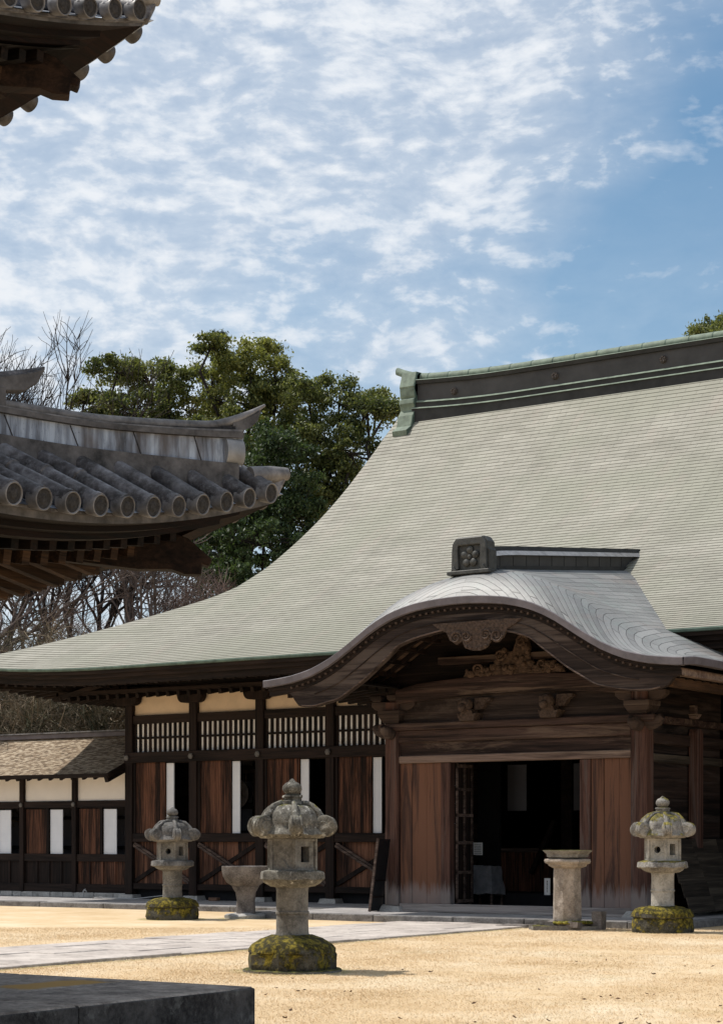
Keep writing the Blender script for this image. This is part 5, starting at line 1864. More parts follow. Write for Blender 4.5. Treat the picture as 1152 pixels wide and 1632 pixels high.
def corner_roof(Xc, Yc, zE, zb, kap, wmax, ncount, dmax, lower):
    """w runs inwards from the eave, d along it from the corner; the hip lies at w = kap * d on the east side"""
    tilt = 0.0 if lower else 0.035
    E_ = lambda w_, d_, z_: (Xc - w_, Yc - d_, z_)
    N_ = lambda w_, d_, z_: (Xc - d_, Yc - w_, z_ + tilt * min(d_, 3.0))

    def zsE(w_, d_):
        d_ = max(d_, 0.05)
        return zE(d_) + (zb(max(d_, 0.5)) - zE(max(d_, 0.5))) * w_ / (kap * max(d_, 0.5))

    def zsN(w_, d_):
        d_ = max(d_, 0.05)
        dd = max(d_ / kap, 0.5)
        return zE(d_) + (zb(dd) - zE(d_)) * w_ / dd
    for side, P, zs, hk in ((0, E_, zsE, kap), (1, N_, zsN, 1 / kap)):
        # pan tile sheet, eave lip, lead fascia
        sh = MB()
        rows = []
        for d_ in np.concatenate([np.arange(0, 4, 0.08), np.arange(4, dmax, 0.4)]):
            lim = min(max(d_ * hk, 0.28 if d_ < 0.7 and side == 0 else 0), wmax)
            rows.append([P(lim * f, d_, zs(lim * f, d_) - 0.095) for f in np.linspace(0, 1, 14)])
        sh.grid(rows)
        sh.build('pan_tiles', M['leadsheet'], nh, recalc=False)
        d_ = 0.27
        k = 0
        pitch = 0.279
        while d_ < dmax and k < ncount:
            L = min(max(d_ * hk - 0.04, 0.28 if side == 0 else 0.1), wmax)
            tb_ = MB()
            pts, rad = [], []
            w_ = -0.06
            seg = 0.44
            if L > 0.05:
                steps = max(1, int(L / seg + 0.5))
                for q in range(steps):
                    w0, w1 = (L + 0.06) * q / steps - 0.06, (L + 0.06) * (q + 1) / steps - 0.06
                    pts += [P(w0, d_, zs(w0, d_) - 0.012), P(w0 + 0.035, d_, zs(w0 + 0.035, d_) - 0.012), P(w0 + 0.04, d_, zs(w0 + 0.04, d_) - 0.012), P(w1 - 0.004, d_, zs(w1, d_) - 0.012)]
                    rad += [0.077, 0.075, 0.069, 0.064]
                tb_.tube(pts, rad, 12)
            else:
                tb_.tube([P(-0.06, d_, zs(0, d_) - 0.03), P(0.12, d_, zs(0.12, d_) - 0.012)], [0.072, 0.07], 12)
            tl = tb_.build('tile_roll', M['lead'], nh, smooth=40, recalc=True)
            # round end tile
            dc = MB()
            ax = (Vector(P(0, d_, 0)) - Vector(P(1, d_, 0))).normalized()
            ax = (ax + Vector((0, 0, -0.18))).normalized()
            tg = Vector((0, 1, 0)) if side == 0 else Vector((1, 0, 0))
            uz = ax.cross(tg).normalized()
            cen = Vector(P(-0.075, d_, zs(-0.06, d_) - 0.028))
            dc.lathe([(0.072, -0.09), (0.079, -0.02), (0.079, 0.012), (0.074, 0.016), (0.068, 0.012), (0.066, 0.0)], 20, cen, axes=(tg, uz, ax))
            rim = dc.build('tile_end', M['leadcap'] if side == 0 else M['leadmould'], tl, smooth=40)  # north rims take a darker lead: backlit shade put into the colour
            if True:
                fc = MB()
                fc.lathe([(0.067, 0.004), (0.06, 0.006), (0.04, 0.004), (0.025, 0.010), (0.001, 0.011)], 16, cen, axes=(tg, uz, ax))
                fc.build('end_face', M['disc'], tl)
            d_ += pitch
            k += 1
        # eave lip and boards, following the curve of the eave
        def strip(name, prof, mat, d0=0.0, d1=dmax, ovl=True):
            mb = MB()
            rows = [[] for _ in prof]
            for dd in np.concatenate([np.arange(d0, 4, 0.1), np.arange(4, d1, 0.5)]):
                for q, (w_, dz_) in enumerate(prof):
                    de = max(dd, w_)
                    rows[q].append(P(w_, de, zE(de) + dz_))
            mb.grid(rows)
            return mb.build(name, mat, nh, recalc=False)
        strip('pan_lip', [(0.12, -0.07), (0.03, -0.092), (0.03, -0.112), (0.09, -0.118)], M['lead'])
        strip('lead_fascia', [(0.06, -0.115), (0.065, -0.165)] if lower else [(0.06, -0.11), (0.065, -0.14)], M['leadmould'])
        strip('fascia_backing', [(0.07, -0.163), (0.26, -0.165)] if lower else [(0.07, -0.139), (0.30, -0.125)], M['eave_red'])
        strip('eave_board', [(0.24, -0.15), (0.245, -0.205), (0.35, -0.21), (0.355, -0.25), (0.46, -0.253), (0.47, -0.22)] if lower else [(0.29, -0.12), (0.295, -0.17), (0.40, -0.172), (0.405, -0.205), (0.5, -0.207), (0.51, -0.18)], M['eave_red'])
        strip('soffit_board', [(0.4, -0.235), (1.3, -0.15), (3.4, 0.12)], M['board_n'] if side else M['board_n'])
        strip('rafter_plate', [(0.80, -0.22), (0.80, -0.29), (0.90, -0.29), (0.90, -0.18)], M['beam_y'] if side == 0 else M['beam_x'])
        # rafters in two tiers
        r1 = r2 = None
        d_ = 0.55
        k = 0
        mats = (M['rafter_shade_x'], M['rafter_lit']) if side == 0 else (M['rafter_lit'], M['rafter_lit'])
        while d_ < min(dmax, 6.2) and k < 32:
            w_end = min(d_, 1.15)
            if w_end > 0.58:
                pA, pB = P(0.5, d_, zE(d_) - 0.275), P(w_end, d_, zE(d_) - 0.275 + 0.1 * (w_end - 0.5))
                if r1 is None or w_end < 1.15:
                    ob = MB().beam(pA, pB, 0.07, 0.085).build('flying_rafter', mats[0], nh)
                    if w_end >= 1.15:
                        r1, a1, z1 = ob, d_, zE(d_)
                else:
                    off = Vector(P(0, d_, zE(d_))) - Vector(P(0, a1, z1))
                    clone(r1, off)
            w_end = min(d_, 3.3)
            if w_end > 0.85:
                pA, pB = P(0.76, d_, zE(d_) - 0.345), P(w_end, d_, zE(d_) - 0.345 + 0.18 * (w_end - 0.76))
                if r2 is None or w_end < 3.3:
                    ob = MB().beam(pA, pB, 0.075, 0.105).build('base_rafter', mats[1], nh)
                    if w_end >= 3.3:
                        r2, a2, z2 = ob, d_, zE(d_)
                else:
                    off = Vector(P(0, d_, zE(d_))) - Vector(P(0, a2, z2))
                    clone(r2, off)
            d_ += 0.19
            k += 1
    # corner: hip rafters along the diagonal, corner tile and tip
    Dg = lambda w_, z_: (Xc - w_, Yc - w_, z_)
    g = math.sqrt(0.5)
    z0 = zE(0)
    hipm = MB()
    for prof_ in ([(0.42, -0.27), (0.60, -0.30), (3.3, -0.1), (3.3, -0.34), (0.60, -0.42)],
                  [(0.40, -0.645), (0.53, -0.49), (0.66, -0.42), (0.95, -0.36), (3.3, -0.05), (3.3, -0.44), (1.2, -0.68), (0.8, -0.735), (0.62, -0.73), (0.55, -0.765), (0.46, -0.765), (0.455, -0.68), (0.415, -0.70)]):
        n = Vector((g, -g, 0))
        hipm.prism([(a / g, b_ + z0) for a, b_ in prof_], Vector(Dg(0, 0)) - n * 0.075, (-g, -g, 0), (0, 0, 1), n * 0.15)
    hipm.build('hip_rafter', M['hipwood'], nh, bevel=0.008)
    ct = MB()
    ct.tube([E_(0.10, 0.30, z0 + 0.0), E_(0.03, 0.12, z0 + 0.03), E_(-0.02, -0.02, z0 + 0.05)], [0.07, 0.066, 0.05], 12)
    ct.build('corner_tile', M['leadcap'], nh, smooth=45)
    tp = MB()
    tp.prism([(-0.015, -0.02), (0.16, 0.0), (0.14, -0.14), (0.05, -0.16)], Vector(Dg(0, z0 + 0.02)) - Vector((g, -g, 0)) * 0.05, (-g, -g, 0), (0, 0, 1), Vector((g, -g, 0)) * 0.1)
    tp.build('corner_tip', M['lead'], nh, bevel=0.01)
    # hip ridge on the hip line
    ln = math.hypot(kap, 1)
    nn = Vector((1, -kap, 0)) / ln
    al_ = Vector((-kap, -1, 0))
    Hp = lambda d_, z_: Vector((Xc - kap * d_, Yc - d_, z_))
    dE = 0.41
    dM = wmax / kap if lower else wmax

    def flare(d_):
        return max(0.0, 1 - (d_ - dE) / 1.2) ** 1.6 * 0.085

    def ridge(name, a_, z0_, z1_, mat, d0=dE):
        mb = MB()
        rows = [[], [], [], []]
        for d_ in np.linspace(dM, d0, 36):
            for q, (sa, zz_) in enumerate(((-1, z0_), (1, z0_), (1, z1_), (-1, z1_))):
                rows[q].append(Hp(d_, zb(d_) + zz_ + flare(d_) * zz_ / 0.3) + nn * sa * a_)
        mb.grid([r_ for r_ in rows] + [rows[0]])
        mb.add([r_[-1] for r_ in rows], [(0, 1, 2, 3)])
        return mb.build(name, mat, nh)
    ridge('hip_ridge_base', 0.12, -0.12, 0.06, M['leadmould'], dE + 0.02)
    ridge('hip_ridge_panel', 0.085, 0.06, 0.215, M['leadsheet'], dE)
    ridge('hip_ridge_moulding', 0.12, 0.217, 0.255, M['leadmould'], dE - 0.02)
    ridge('hip_ridge_moulding', 0.105, 0.256, 0.268, M['leadcap'], dE - 0.02)  # lighter strip: light on top of the moulding put into the colour
    ridge('hip_ridge_gap_shade', 0.03, 0.268, 0.30, M['disc'], dE)  # dark strip standing for the shade in the gap under the cap
    k = 0
    for d_ in np.arange(dE + 0.30, min(dM, 4.6), 0.235):
        e = flare(d_)
        k += 1
        sm2 = MB()
        sm2.beam(Hp(d_, zb(d_) + 0.062) + nn * 0.086, Hp(d_ + (0.06 if k % 2 else 0.0), zb(d_) + 0.213 + e * 0.7) + nn * 0.086, 0.007, 0.007)
        sm2.build('panel_seam', M['disc'], nh)
    cpm = MB()
    pts, rad = [], []
    for d_ in np.linspace(dM, 0.155, 60):
        t_ = max(0, (0.62 - d_) / 0.465)
        pts.append(Hp(d_, zb(max(d_, dE)) + 0.305 + flare(max(d_, dE)) + 0.195 * t_ ** 1.8))
        rad.append(0.036 * (1 - 0.72 * t_ ** 3))
    cpm.tube(pts, rad, 12)
    cpm.build('hip_ridge_cap', M['leadcap'], nh, smooth=50)
    # belly under the upswept tip
    bl = MB()
    zz0 = zb(dE)
    up_ = lambda d_: zz0 + 0.305 + 0.085 + 0.195 * (max(0, 0.62 - d_) / 0.465) ** 1.8 - 0.02
    poly = [(dE + 0.02, zz0 + 0.33)] + [(d_, up_(d_)) for d_ in np.linspace(dE + 0.02, 0.20, 9)] + [(0.23, up_(0.2) - 0.085), (0.28, zz0 + 0.395), (0.34, zz0 + 0.36)]
    bl.prism([(a * ln, b_) for a, b_ in poly], Hp(0, 0) - nn * 0.03, al_ / ln, (0, 0, 1), nn * 0.06)
    bl.build('hip_ridge_tip', M['leadmould'], nh)
    eb = MB()
    eb.prism([((dE - 0.01) * ln, zz0 + 0.06), ((dE + 0.13) * ln, zz0 + 0.06), ((dE + 0.13) * ln, zz0 + 0.285), ((dE - 0.03) * ln, zz0 + 0.285)], Hp(0, 0) - nn * 0.095, al_ / ln, (0, 0, 1), nn * 0.19)
    eb.build('ridge_end_plate', M['leadsheet'], nh)
    er = MB()
    pr_ = [(0.055 * math.cos(a), 0.098 * math.sin(a)) for a in np.linspace(-PI / 2, PI / 2, 13)]
    er.prism(pr_, Hp(dE - 0.02, zz0 + 0.17) + nn * 0.09, nn, (0, 0, 1), al_ / ln * 0.15)
    er.build('ridge_end_roll', M['leadroll'], nh, smooth=40)
    if lower:
        # second stage of the ridge farther up, with its own upswept end
        s2 = MB()
        poly = [(4.6, 5.0), (2.9, 4.76), (2.22, 4.735), (2.02, 4.76), (1.93, 4.83), (1.87, 4.95), (2.0, 4.90), (2.2, 4.845), (2.9, 4.87), (4.6, 5.12)]
        s2.prism([(a * ln, b_) for a, b_ in poly], Hp(0, 0) - nn * 0.055, al_ / ln, (0, 0, 1), nn * 0.11)
        s2.build('upper_ridge', M['leadmould'], nh, bevel=0.01)
        s3 = MB()
        s3.tube([Hp(4.6, 5.12), Hp(2.9, 4.875), Hp(2.2, 4.85), Hp(2.0, 4.905), Hp(1.86, 4.965)], [0.035, 0.035, 0.035, 0.028, 0.008], 10)
        s3.build('upper_ridge_cap', M['lead'], nh, smooth=50)
        MB().prism([(2.17 * ln, 4.60), (2.4 * ln, 4.60), (2.4 * ln, 4.76), (2.17 * ln, 4.76)], Hp(0, 0) - nn * 0.09, al_ / ln, (0, 0, 1), nn * 0.18).build('ridge_end_plate', M['leadmould'], nh)


zLow = lambda d_: 3.84 + 0.05 * max(0.0, 3.2 - d_) ** 2
zUp = lambda d_: 7.225 + 0.043 * max(0.0, 4.3 - d_) ** 2
zbLow = lambda d_: 4.335 + 0.035 * max(0.0, d_ - 1.4) ** 2
zbUp = lambda d_: zUp(d_) + 0.34 * d_ + 0.02 * d_ * d_
corner_roof(-8.9, 12.1, zLow, zbLow, 0.42, 2.6, 26, 9.5, True)
corner_roof(-9.66, 11.44, zUp, zbUp, 1.0, 3.3, 22, 9.0, False)
# body of the hall under the eaves
bw = MB()
bw.box(-24, -12.6, -4, 8.4, 0.38, 4.2)
bw.build('lower_wall', M['sidewood'], nh)
MB().box(-24, -12.7, -4, 8.3, 4.2, 8.0).build('upper_wall', M['sidewood'], nh)
hr_ = MB()
hr_.add([(-12.9, 8.2, 8.1), (-24, 8.2, 8.1), (-24, -4, 8.1), (-12.9, -4, 8.1), (-17.5, 3, 11.5), (-20, 3, 11.5), (-20, 1.5, 11.5), (-17.5, 1.5, 11.5)],
        [(0, 1, 5, 4), (1, 2, 6, 5), (2, 3, 7, 6), (3, 0, 4, 7), (4, 5, 6, 7)])
hr_.build('upper_roof', M['leadsheet'], nh)
pp0 = None
for y_ in (8.4, 5.9, 3.4, 0.9, -1.6):
    if pp0 is None:
        pp0 = MB().box(-12.75, -12.45, y_ - 0.15, y_ + 0.15, 0.38, 4.2).build('post', M['post'], nh, bevel=0.02)
    else:
        clone(pp0, (0, y_ - 8.4, 0))


# ------------------------------------------------------------------ trees beyond the halls
def np_mesh(name, verts, faces, mat, parent=None, origin=(0, 0, 0), smooth=False):
    me = bpy.data.meshes.new(name)
    verts = np.asarray(verts, dtype=np.float32) - np.asarray(origin, dtype=np.float32)
    faces = np.asarray(faces, dtype=np.int32)
    k = faces.shape[1]
    me.vertices.add(len(verts))
    me.vertices.foreach_set('co', verts.ravel())
    me.loops.add(faces.size)
    me.loops.foreach_set('vertex_index', faces.ravel())
    me.polygons.add(len(faces))
    me.polygons.foreach_set('loop_start', np.arange(0, faces.size, k, dtype=np.int32))
    me.polygons.foreach_set('loop_total', np.full(len(faces), k, dtype=np.int32))
    me.update(calc_edges=True)
    me.materials.append(mat)
    ob = bpy.data.objects.new(name, me)
    C.objects.link(ob)
    if parent:
        ob.parent = parent
    else:
        ob.location = origin
    ORIG[ob.name] = tuple(origin)
    return ob


def leaf_quads(P, rg, l, w_, up=0.5):
    """diamond leaves at points P with random lie"""
    n = len(P)
    a = rg.normal(size=(n, 3))
    a[:, 2] -= 0.25
    a /= np.linalg.norm(a, axis=1, keepdims=True)
    b_ = rg.normal(size=(n, 3))
    b_[:, 2] *= 0.45
    b_ -= (b_ * a).sum(1, keepdims=True) * a
    b_ /= np.linalg.norm(b_, axis=1, keepdims=True)
    L = l * rg.uniform(0.7, 1.3, (n, 1))
    Wd = w_ * rg.uniform(0.7, 1.3, (n, 1))
    v = np.stack([P - a * L * 0.5, P + b_ * Wd * 0.5, P + a * L * 0.5, P - b_ * Wd * 0.5], 1)
    f = np.arange(4 * n).reshape(n, 4)
    return v.reshape(-1, 3), f


def lobes_points(lobes, rg, dens, per, cl=0.34, shell=(0.45, 1.05), sprigs=0):
    out = []
    cents = []
    lobes = list(lobes)
    for (cx, cy, cz, rx, ry, rz) in list(lobes):
        for _ in range(sprigs):
            u = rg.normal(size=3)
            u[2] = abs(u[2]) * 0.9 - 0.15
            u /= np.linalg.norm(u)
            q = rg.uniform(0.12, 0.30)
            lobes.append((cx + u[0] * rx * 1.05, cy + u[1] * ry * 1.05, cz + u[2] * rz * 1.08, q, q, q * 0.8))
    for (cx, cy, cz, rx, ry, rz) in lobes:
        vol = rx * ry * rz
        nc = max(6, int(dens * (rx * ry + ry * rz + rx * rz)))
        u = rg.normal(size=(nc, 3))
        u /= np.linalg.norm(u, axis=1, keepdims=True)
        r_ = rg.uniform(shell[0], shell[1], (nc, 1)) ** 0.6
        cpt = np.array([cx, cy, cz]) + u * r_ * np.array([rx, ry, rz])
        cents.append(cpt)
        k = np.repeat(cpt, per, 0)
        rr_ = cl * rg.uniform(0.6, 1.3, (nc, 1)).repeat(per, 0)
        g_ = rg.normal(size=k.shape) * np.array([1, 1, 0.62])
        out.append(k + g_ * rr_ * 0.55)
    return np.concatenate(out), np.concatenate(cents)


def limb(mb, p, q, r0_, r1_, rg, n=5, wob=0.12, sides=6):
    p, q = np.array(p, float), np.array(q, float)
    L = np.linalg.norm(q - p)
    pts, rad = [], []
    for i in range(n + 1):
        f = i / n
        o = rg.normal(size=3) * wob * L * 0.25 * math.sin(PI * f)
        pts.append(tuple(p + (q - p) * f + o))
        rad.append(r0_ + (r1_ - r0_) * f)
    mb.tube(pts, rad, sides, cap=False)


def broad_tree(name, l, f, H, lobes, mat, label, cat, group, dens=26, per=34, leaf=(0.17, 0.075), seed=1, trunk_r=0.26, fork=0.5):
    """lobes given as (across, deep, z, rx, rz) about the trunk foot, in metres along the view"""
    rg = np.random.default_rng(seed)
    x, y = lf(l, f)
    T = thing(name, (x, y, 0), label, cat, group)
    W_ = []
    for (a, dp_, z_, rx, rz) in lobes:
        qx, qy = lf(l + a, f + dp_)
        W_.append((qx, qy, z_, rx, rx, rz))
    P, cents = lobes_points(W_, rg, dens, per, 0.25, (0.3, 1.0), 6)
    v, fc = leaf_quads(P, rg, *leaf)
    np_mesh('crown', v, fc, mat, T, (x, y, 0))
    tb_ = MB()
    limb(tb_, (x, y, -0.2), (x + rg.normal() * 0.3, y + rg.normal() * 0.3, H * fork), trunk_r, trunk_r * 0.62, rg, 8, 0.12, 8)
    top = (x, y, H * fork)
    for (qx, qy, z_, rx, _, rz) in W_:
        limb(tb_, top, (qx, qy, z_), trunk_r * 0.42, 0.04, rg, 6, 0.3)
    cs = cents[rg.choice(len(cents), min(len(cents), 130), replace=False)]
    for c_ in cs:
        d2 = [np.linalg.norm(c_ - np.array(q[:3])) for q in W_]
        q = W_[int(np.argmin(d2))]
        limb(tb_, q[:3], tuple(c_), 0.035, 0.012, rg, 3, 0.25, 4)
    tb_.build('trunk', M['bark'], T, recalc=False)
    return T


def px(l, pz_):
    return l


S70 = 70 / 3050.0


def LB(cx, items):
    """crown lumps measured on the tree: across, height, half width, half height (metres), with some depth"""
    rr_ = random.Random(int(cx * 10))
    return [((a - cx), rr_.uniform(-1.2, 1.2), z_, rx, rz) for (a, z_, rx, rz) in items]


grp = 'evergreen trees behind the halls'
broad_tree('broadleaf_tree', -8.3, 70, 19.5, LB(-8.3, [(-8.9, 18.5, 0.95, 0.65), (-7.85, 18.4, 1.0, 0.75), (-6.95, 17.7, 0.95, 0.75), (-9.2, 17.2, 0.9, 0.5), (-8.2, 16.8, 1.3, 0.75), (-7.2, 16.4, 1.2, 0.8),
           (-10.0, 17.4, 0.4, 0.2), (-9.8, 16.7, 0.4, 0.25), (-8.8, 15.4, 1.3, 0.7), (-7.4, 15.0, 1.2, 0.7)]), M['leafA'],
           'rounded olive green tree rising behind the tiled eave, left of the taller greens', 'tree', grp, 17, 40, (0.15, 0.075), 11, 0.25, 0.55)
broad_tree('broadleaf_tree', -4.6, 69, 20, LB(-4.6, [(-5.4, 18.5, 0.85, 0.9), (-4.0, 18.6, 0.75, 0.75), (-3.15, 18.0, 0.75, 0.75), (-3.5, 19.2, 0.5, 0.42), (-5.35, 19.1, 0.4, 0.4), (-4.7, 17.3, 1.45, 1.0), (-3.1, 17.0, 1.0, 1.0),
           (-6.3, 17.1, 1.0, 0.85), (-4.0, 15.6, 1.3, 1.1), (-5.6, 15.3, 1.3, 1.0), (-2.7, 15.6, 0.9, 0.9), (-2.45, 17.7, 0.5, 0.35)]), M['leafB'],
           'tallest sunlit yellow-green tree in the middle of the group behind the tiled eave', 'tree', grp, 18, 40, (0.14, 0.07), 12, 0.3, 0.5)
broad_tree('broadleaf_tree', -0.9, 68, 18, LB(-0.9, [(-1.9, 17.2, 1.0, 0.7), (-0.8, 16.9, 0.95, 0.8), (0.2, 16.5, 0.75, 0.75), (0.55, 17.15, 0.38, 0.35), (0.9, 16.4, 0.4, 0.35), (-1.2, 15.6, 1.4, 1.0), (-2.4, 16.0, 0.9, 0.9), (-0.3, 15.0, 1.0, 0.8),
           (-1.7, 14.0, 1.4, 1.0), (-0.9, 14.4, 1.1, 0.9), (-2.3, 12.9, 1.2, 0.9), (-0.3, 13.4, 1.0, 0.8)]), M['leafA'],
           'olive tree with leafy spires just left of the great roof ridge', 'tree', grp, 17, 40, (0.14, 0.07), 13, 0.28, 0.5)
broad_tree('broadleaf_tree', -3.3, 65, 15, LB(-3.3, [(-3.2, 13.6, 1.7, 1.2), (-2.4, 12.3, 1.2, 0.9), (-4.2, 12.4, 1.3, 1.0), (-3.3, 11.4, 1.5, 0.9), (-4.9, 10.8, 1.1, 0.7), (-5.5, 11.7, 0.8, 0.7), (-2.2, 11.0, 1.2, 0.7), (-4.0, 9.9, 1.4, 0.7), (-3.0, 14.8, 1.2, 0.7)]), M['leafC'],
           'dark green lower tree filling the gap between tiled eave and great roof', 'tree', grp, 16, 38, (0.16, 0.08), 14, 0.25, 0.5)
x, y = lf(-5.45, 74)
T = thing('conifer_tree', (x, y, 0), 'slender dark conifer whose tip stands above the middle trees', 'tree', grp)
rg = np.random.default_rng(21)
lob = []
for q in np.linspace(0, 1, 15):
    z_ = 20.85 - 9 * q
    rad_ = 0.12 + 1.5 * q
    for k in range(5):
        a = rg.uniform(0, 2 * PI)
        lob.append((x + math.cos(a) * rad_ * 0.6, y + math.sin(a) * rad_ * 0.6, z_ + rg.uniform(-0.2, 0.2), 0.15 + rad_ * 0.4, 0.15 + rad_ * 0.4, 0.14))
P, _ = lobes_points(lob, rg, 40, 26, 0.16)
v, fc = leaf_quads(P, rg, 0.17, 0.035)
np_mesh('crown', v, fc, M['leafD'], T, (x, y, 0))
tb_ = MB()
limb(tb_, (x, y, -0.2), (x, y, 20.6), 0.22, 0.02, rg, 10, 0.01, 8)
tb_.build('trunk', M['bark'], T, recalc=False)
broad_tree('broadleaf_tree', 13.4, 72, 21, LB(13.4, [(13.3, 20.6, 0.65, 0.55), (12.8, 20.2, 0.5, 0.4), (13.9, 20.4, 0.8, 0.8), (13.4, 19.4, 1.4, 0.9), (14.6, 19.5, 1.2, 1.0), (13.0, 17.8, 1.6, 1.2), (14.6, 17.5, 1.6, 1.2)]), M['leafA'],
           'bushy tree top just showing above the great ridge at the right edge', 'tree', grp, 26, 34, (0.16, 0.075), 15, 0.25, 0.6)


def bare_tree(l, f, H, label, seed, spread=0.55, r0=0.2, first=0.35, lean=(0, 0), depth=5, mat='barkgrey', minr=0.008, kids=(2, 4), shrink=(0.62, 0.82), upb=0.25, budget=420):
    rg = np.random.default_rng(seed)
    x, y = lf(l, f)
    T = thing('bare_tree', (x, y, 0), label, 'bare tree', 'leafless trees behind the halls')
    trunk, br_ = MB(), MB()
    ax = np.array([math.cos(R(34)), math.sin(R(34)), 0])
    top = np.array([x, y, 0]) + ax * lean[0] * 0.5 + np.array([0, 0, H * first])
    limb(trunk, (x, y, -0.2), tuple(top), r0, r0 * 0.75, rg, 7, 0.1, 8)
    cnt = [0]

    def grow(p, d_, L, r_, k):
        if k == 0 or cnt[0] > budget:
            return
        cnt[0] += 1
        n = 4
        pts, rad = [tuple(p)], [r_]
        dd = d_.copy()
        for i in range(n):
            dd = dd + rg.normal(size=3) * 0.14
            dd[2] += upb * 0.16
            dd /= np.linalg.norm(dd)
            p = p + dd * L / n
            pts.append(tuple(p))
            rad.append(max(minr * 0.7, r_ * (1 - 0.38 * (i + 1) / n)))
            if i >= 1 and rg.random() < 0.55:
                nd = dd + rg.normal(size=3) * spread * 1.1
                nd /= np.linalg.norm(nd)
                grow(p, nd, L * rg.uniform(0.45, 0.7), max(minr, r_ * 0.5), k - 1)
        br_.tube(pts, rad, 4 if r_ < 0.05 else 6, cap=False)
        for _ in range(rg.integers(*kids)):
            nd = dd + rg.normal(size=3) * spread
            nd[2] += upb
            nd /= np.linalg.norm(nd)
            grow(p, nd, L * rg.uniform(*shrink), max(minr, r_ * 0.62), k - 1)
    nb = rg.integers(4, 6)
    for q in range(nb):
        d_ = rg.normal(size=3) * 0.6 + ax * lean[0] * 0.25
        d_[2] = abs(d_[2]) + 0.75
        d_ /= np.linalg.norm(d_)
        cnt[0] = 0
        grow(top, d_, H * (1 - first) * 0.42, r0 * 0.55, depth)
    trunk.build('trunk', M[mat], T, recalc=False)
    br_.build('branches', M[mat], T, recalc=False)
    return T


bare_tree(-13.7, 66, 16.3, 'tall leafless tree fanning dark twigs against the sky at the upper left', 31, 0.40, 0.24, 0.40, (1.6, 0), 6, 'bark', 0.0045, (2, 4), (0.66, 0.82), 0.22, 1900)
bare_tree(-9.0, 62, 12.5, 'leafless tree with a forked dark trunk under the middle of the lower tiled eave', 32, 0.5, 0.2, 0.5, (0.3, 0), 4, 'bark', 0.008)
bare_tree(-10.9, 60, 11.5, 'leafless grey-brown tree below the left part of the tiled eave', 33, 0.5, 0.16, 0.45, (0.2, 0), 5, 'barkgrey', 0.008)
bare_tree(-12.4, 58, 11.5, 'leafless brownish tree at the far left above the corner of the great roof', 34, 0.5, 0.16, 0.45, (0.2, 0), 5, 'barkgrey', 0.008)
bare_tree(-7.4, 60, 11.5, 'small leafless tree between the dark green tree and the forked trunk', 35, 0.5, 0.14, 0.5, (0.2, 0), 5, 'barkgrey', 0.008)


def twig_mass(name, boxes, n, L, wd, mat, seed, curve=0.3):
    rg = np.random.default_rng(seed)
    V, Fc = [], []
    tot = sum(b_[6] for b_ in boxes)
    base = 0
    for (l0, l1, f0, f1, z0, z1, wgt) in boxes:
        k = int(n * wgt / tot)
        la_, fw = rg.uniform(l0, l1, k), rg.uniform(f0, f1, k)
        hump = np.array([0.6 + 0.5 * mnoise.noise(Vector((a * 0.6, b_ * 0.3, seed))) + 0.25 * mnoise.noise(Vector((a * 1.9, b_ * 0.6, seed + 3))) for a, b_ in zip(la_, fw)])
        zz_ = z0 + (z1 - z0) * np.clip(hump + 0.2, 0.15, 1.25) * rg.uniform(0, 1, k) ** 0.7
        c34, s34 = math.cos(R(34)), math.sin(R(34))
        P = np.stack([la_ * c34 - fw * s34, la_ * s34 + fw * c34, zz_], 1)
        d_ = rg.normal(size=(k, 3))
        d_[:, 2] = np.abs(d_[:, 2]) * 0.9 + 0.25
        d_ /= np.linalg.norm(d_, axis=1, keepdims=True)
        s_ = np.cross(d_, np.array([-s34, c34, 0]) + rg.normal(size=(k, 3)) * 0.3)
        s_ /= np.linalg.norm(s_, axis=1, keepdims=True)
        ln_ = L * rg.uniform(0.5, 1.4, (k, 1))
        w1 = wd * rg.uniform(0.6, 1.4, (k, 1))
        bend = rg.normal(size=(k, 3)) * curve * 0.2
        mid_ = P + d_ * ln_ * 0.5 + bend * ln_
        tip = P + d_ * ln_
        v = np.stack([P - s_ * w1, P + s_ * w1, mid_ + s_ * w1 * 0.6, mid_ - s_ * w1 * 0.6, tip + s_ * w1 * 0.15, tip - s_ * w1 * 0.15], 1).reshape(-1, 3)
        i = np.arange(k)[:, None] * 6 + base
        Fc.append(np.concatenate([i + np.array([[0, 1, 2, 3]]), i + np.array([[3, 2, 4, 5]])]))
        V.append(v)
        base += 6 * k
    return np.concatenate(V), np.concatenate(Fc)


v, fc = twig_mass('twigs', [(-13, -4.5, 57, 63, 4.5, 8.6, 1.0), (-6.5, -4.0, 60, 66, 7.5, 9.8, 0.35)], 8000, 0.8, 0.008, None, 41)
tag(np_mesh('twig_thicket', v, fc, M['twig']), 'reddish brown thicket of bare twigs between the great roof and the tiled eave', 'thicket', kind='stuff')
rg = np.random.default_rng(51)
v1, f1 = twig_mass('brush', [(-13.5, -5.0, 50, 56, 1.5, 6.6, 1.0)], 22000, 0.9, 0.011, None, 42, 1.2)
np_b = rg.uniform(0, 1, (26000, 3))
cl_ = np.array([[rg.uniform(-13.5, -5), rg.uniform(51, 57), rg.uniform(1.0, 6.0)] for _ in range(420)])
Pq = np.repeat(cl_, 60, 0) + rg.normal(size=(420 * 60, 3)) * np.array([0.35, 0.35, 0.22])
c34, s34 = math.cos(R(34)), math.sin(R(34))
Pq = np.stack([Pq[:, 0] * c34 - Pq[:, 1] * s34, Pq[:, 0] * s34 + Pq[:, 1] * c34, Pq[:, 2]], 1)
v2, f2 = leaf_quads(Pq, rg, 0.15, 0.06)
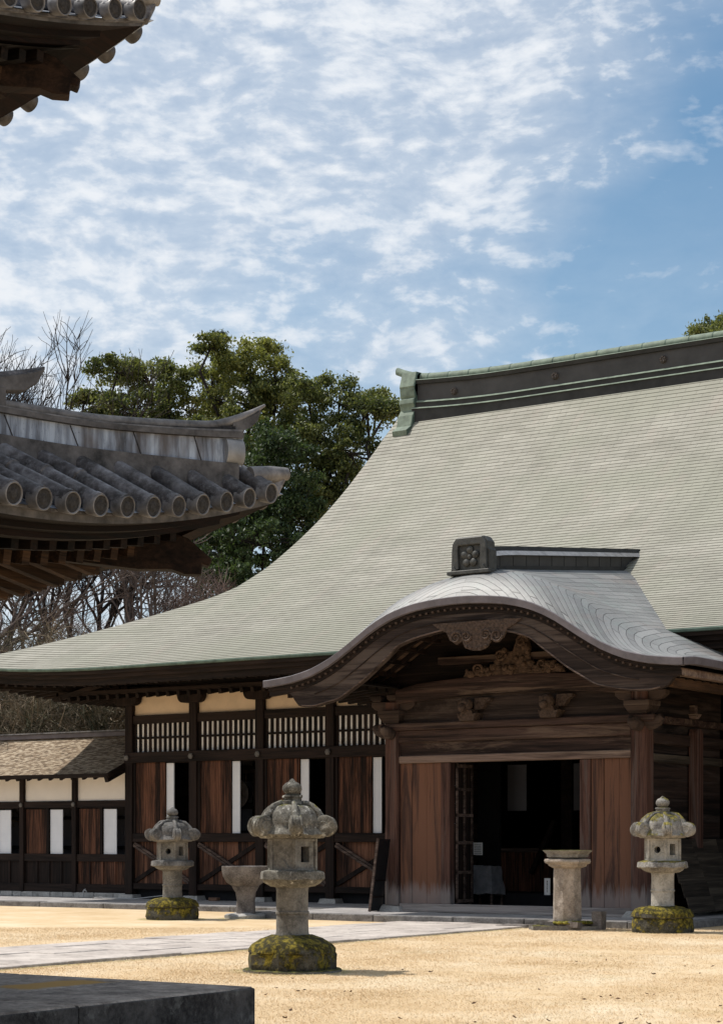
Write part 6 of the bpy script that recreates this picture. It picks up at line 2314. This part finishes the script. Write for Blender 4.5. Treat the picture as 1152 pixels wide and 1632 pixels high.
tag(np_mesh('undergrowth', np.concatenate([v1, v2]), np.concatenate([f1, f2 + len(v1)]), M['brush']), 'tangled green and brown undergrowth behind the corridor roof', 'undergrowth', kind='stuff')

# ------------------------------------------------------------------ dry grass blades on the lawn and fallen leaves
rg = np.random.default_rng(61)
n = 300000
fw = 13.5 + (33 - 13.5) * rg.uniform(0, 1, n) ** 0.75
la_ = rg.uniform(-0.21, 0.21, n) * fw
X = la_ * c34 - fw * s34
Y = la_ * s34 + fw * c34
keep = ~((X > -19.03) & (X < -16.07)) & (Y < 31.66) & ~((Y > 29.44) & (X > -22.66) & (X < -13.6))
keep &= ~((X < XP + 0.45) & (Y < YP + 0.45))
for (lx, ly, r_) in ((-13.14, 18.04, 0.6), (-13.5, 28.86, 0.5), (-23.4, 28.25, 0.5), (-22.45, 29.3, 0.4)):
    keep &= (X - lx) ** 2 + (Y - ly) ** 2 > r_ * r_
# sparser in worn patches
den = np.array([mnoise.noise(Vector((a * 0.7, b_ * 0.7, 4))) for a, b_ in zip(X, Y)])
keep &= rg.uniform(-0.9, 0.9, n) < den + 0.45
X, Y, den = X[keep], Y[keep], den[keep]
n = len(X)
h_ = rg.uniform(0.005, 0.015, n) * (1 + 0.5 * den)
a = rg.uniform(0, PI, n)
wv_ = 0.0035
tip = rg.normal(size=(n, 2)) * 0.02
v = np.stack([np.stack([X - np.cos(a) * wv_, Y - np.sin(a) * wv_, np.full(n, -0.004)], 1), np.stack([X + np.cos(a) * wv_, Y + np.sin(a) * wv_, np.full(n, -0.004)], 1),
              np.stack([X + tip[:, 0], Y + tip[:, 1], h_], 1)], 1).reshape(-1, 3)
tag(np_mesh('dry_grass', v, np.arange(3 * n).reshape(n, 3), M['blades']), 'short straw-coloured winter grass of the lawn', 'grass', kind='stuff')
lf0 = None
rr = random.Random(77)
spots = []
while len(spots) < 46:
    f_ = 15.6 + 9.5 * rr.random() ** 1.6
    l_ = f_ * rr.uniform(-0.06, 0.19)
    x, y = lf(l_, f_)
    if (-19.1 < x < -16.0) or (x - -13.14) ** 2 + (y - 18.04) ** 2 < 0.5 or (x < XP + 0.5 and y < YP + 0.5) or y > 28:
        continue
    spots.append((x, y))
for (x, y) in spots:
    if lf0 is None:
        lm2 = MB()
        lm2.add([(-0.035, 0, 0.004), (-0.012, 0.018, 0.022), (0.02, 0.015, 0.016), (0.042, 0, 0.03), (0.018, -0.016, 0.012), (-0.014, -0.018, 0.006), (0.0, 0.0, 0.002)],
                [(0, 6, 1), (1, 6, 2), (2, 6, 3), (3, 6, 4), (4, 6, 5), (5, 6, 0)])
        lf0 = lm2.build('fallen_leaf', M['leaf_dead'])
        tag(lf0, 'small dry brown leaf fallen on the straw-coloured lawn', 'leaf', 'fallen leaves on the lawn')
        o = lf0
    else:
        o = lf0.copy()
        C.objects.link(o)
    o.location = (x, y, 0.012)
    sc_ = rr.uniform(0.4, 0.95)
    o.scale = (sc_, sc_, sc_)
    o.rotation_euler = (rr.uniform(-0.2, 0.2), rr.uniform(-0.2, 0.2), rr.uniform(0, 6.28))
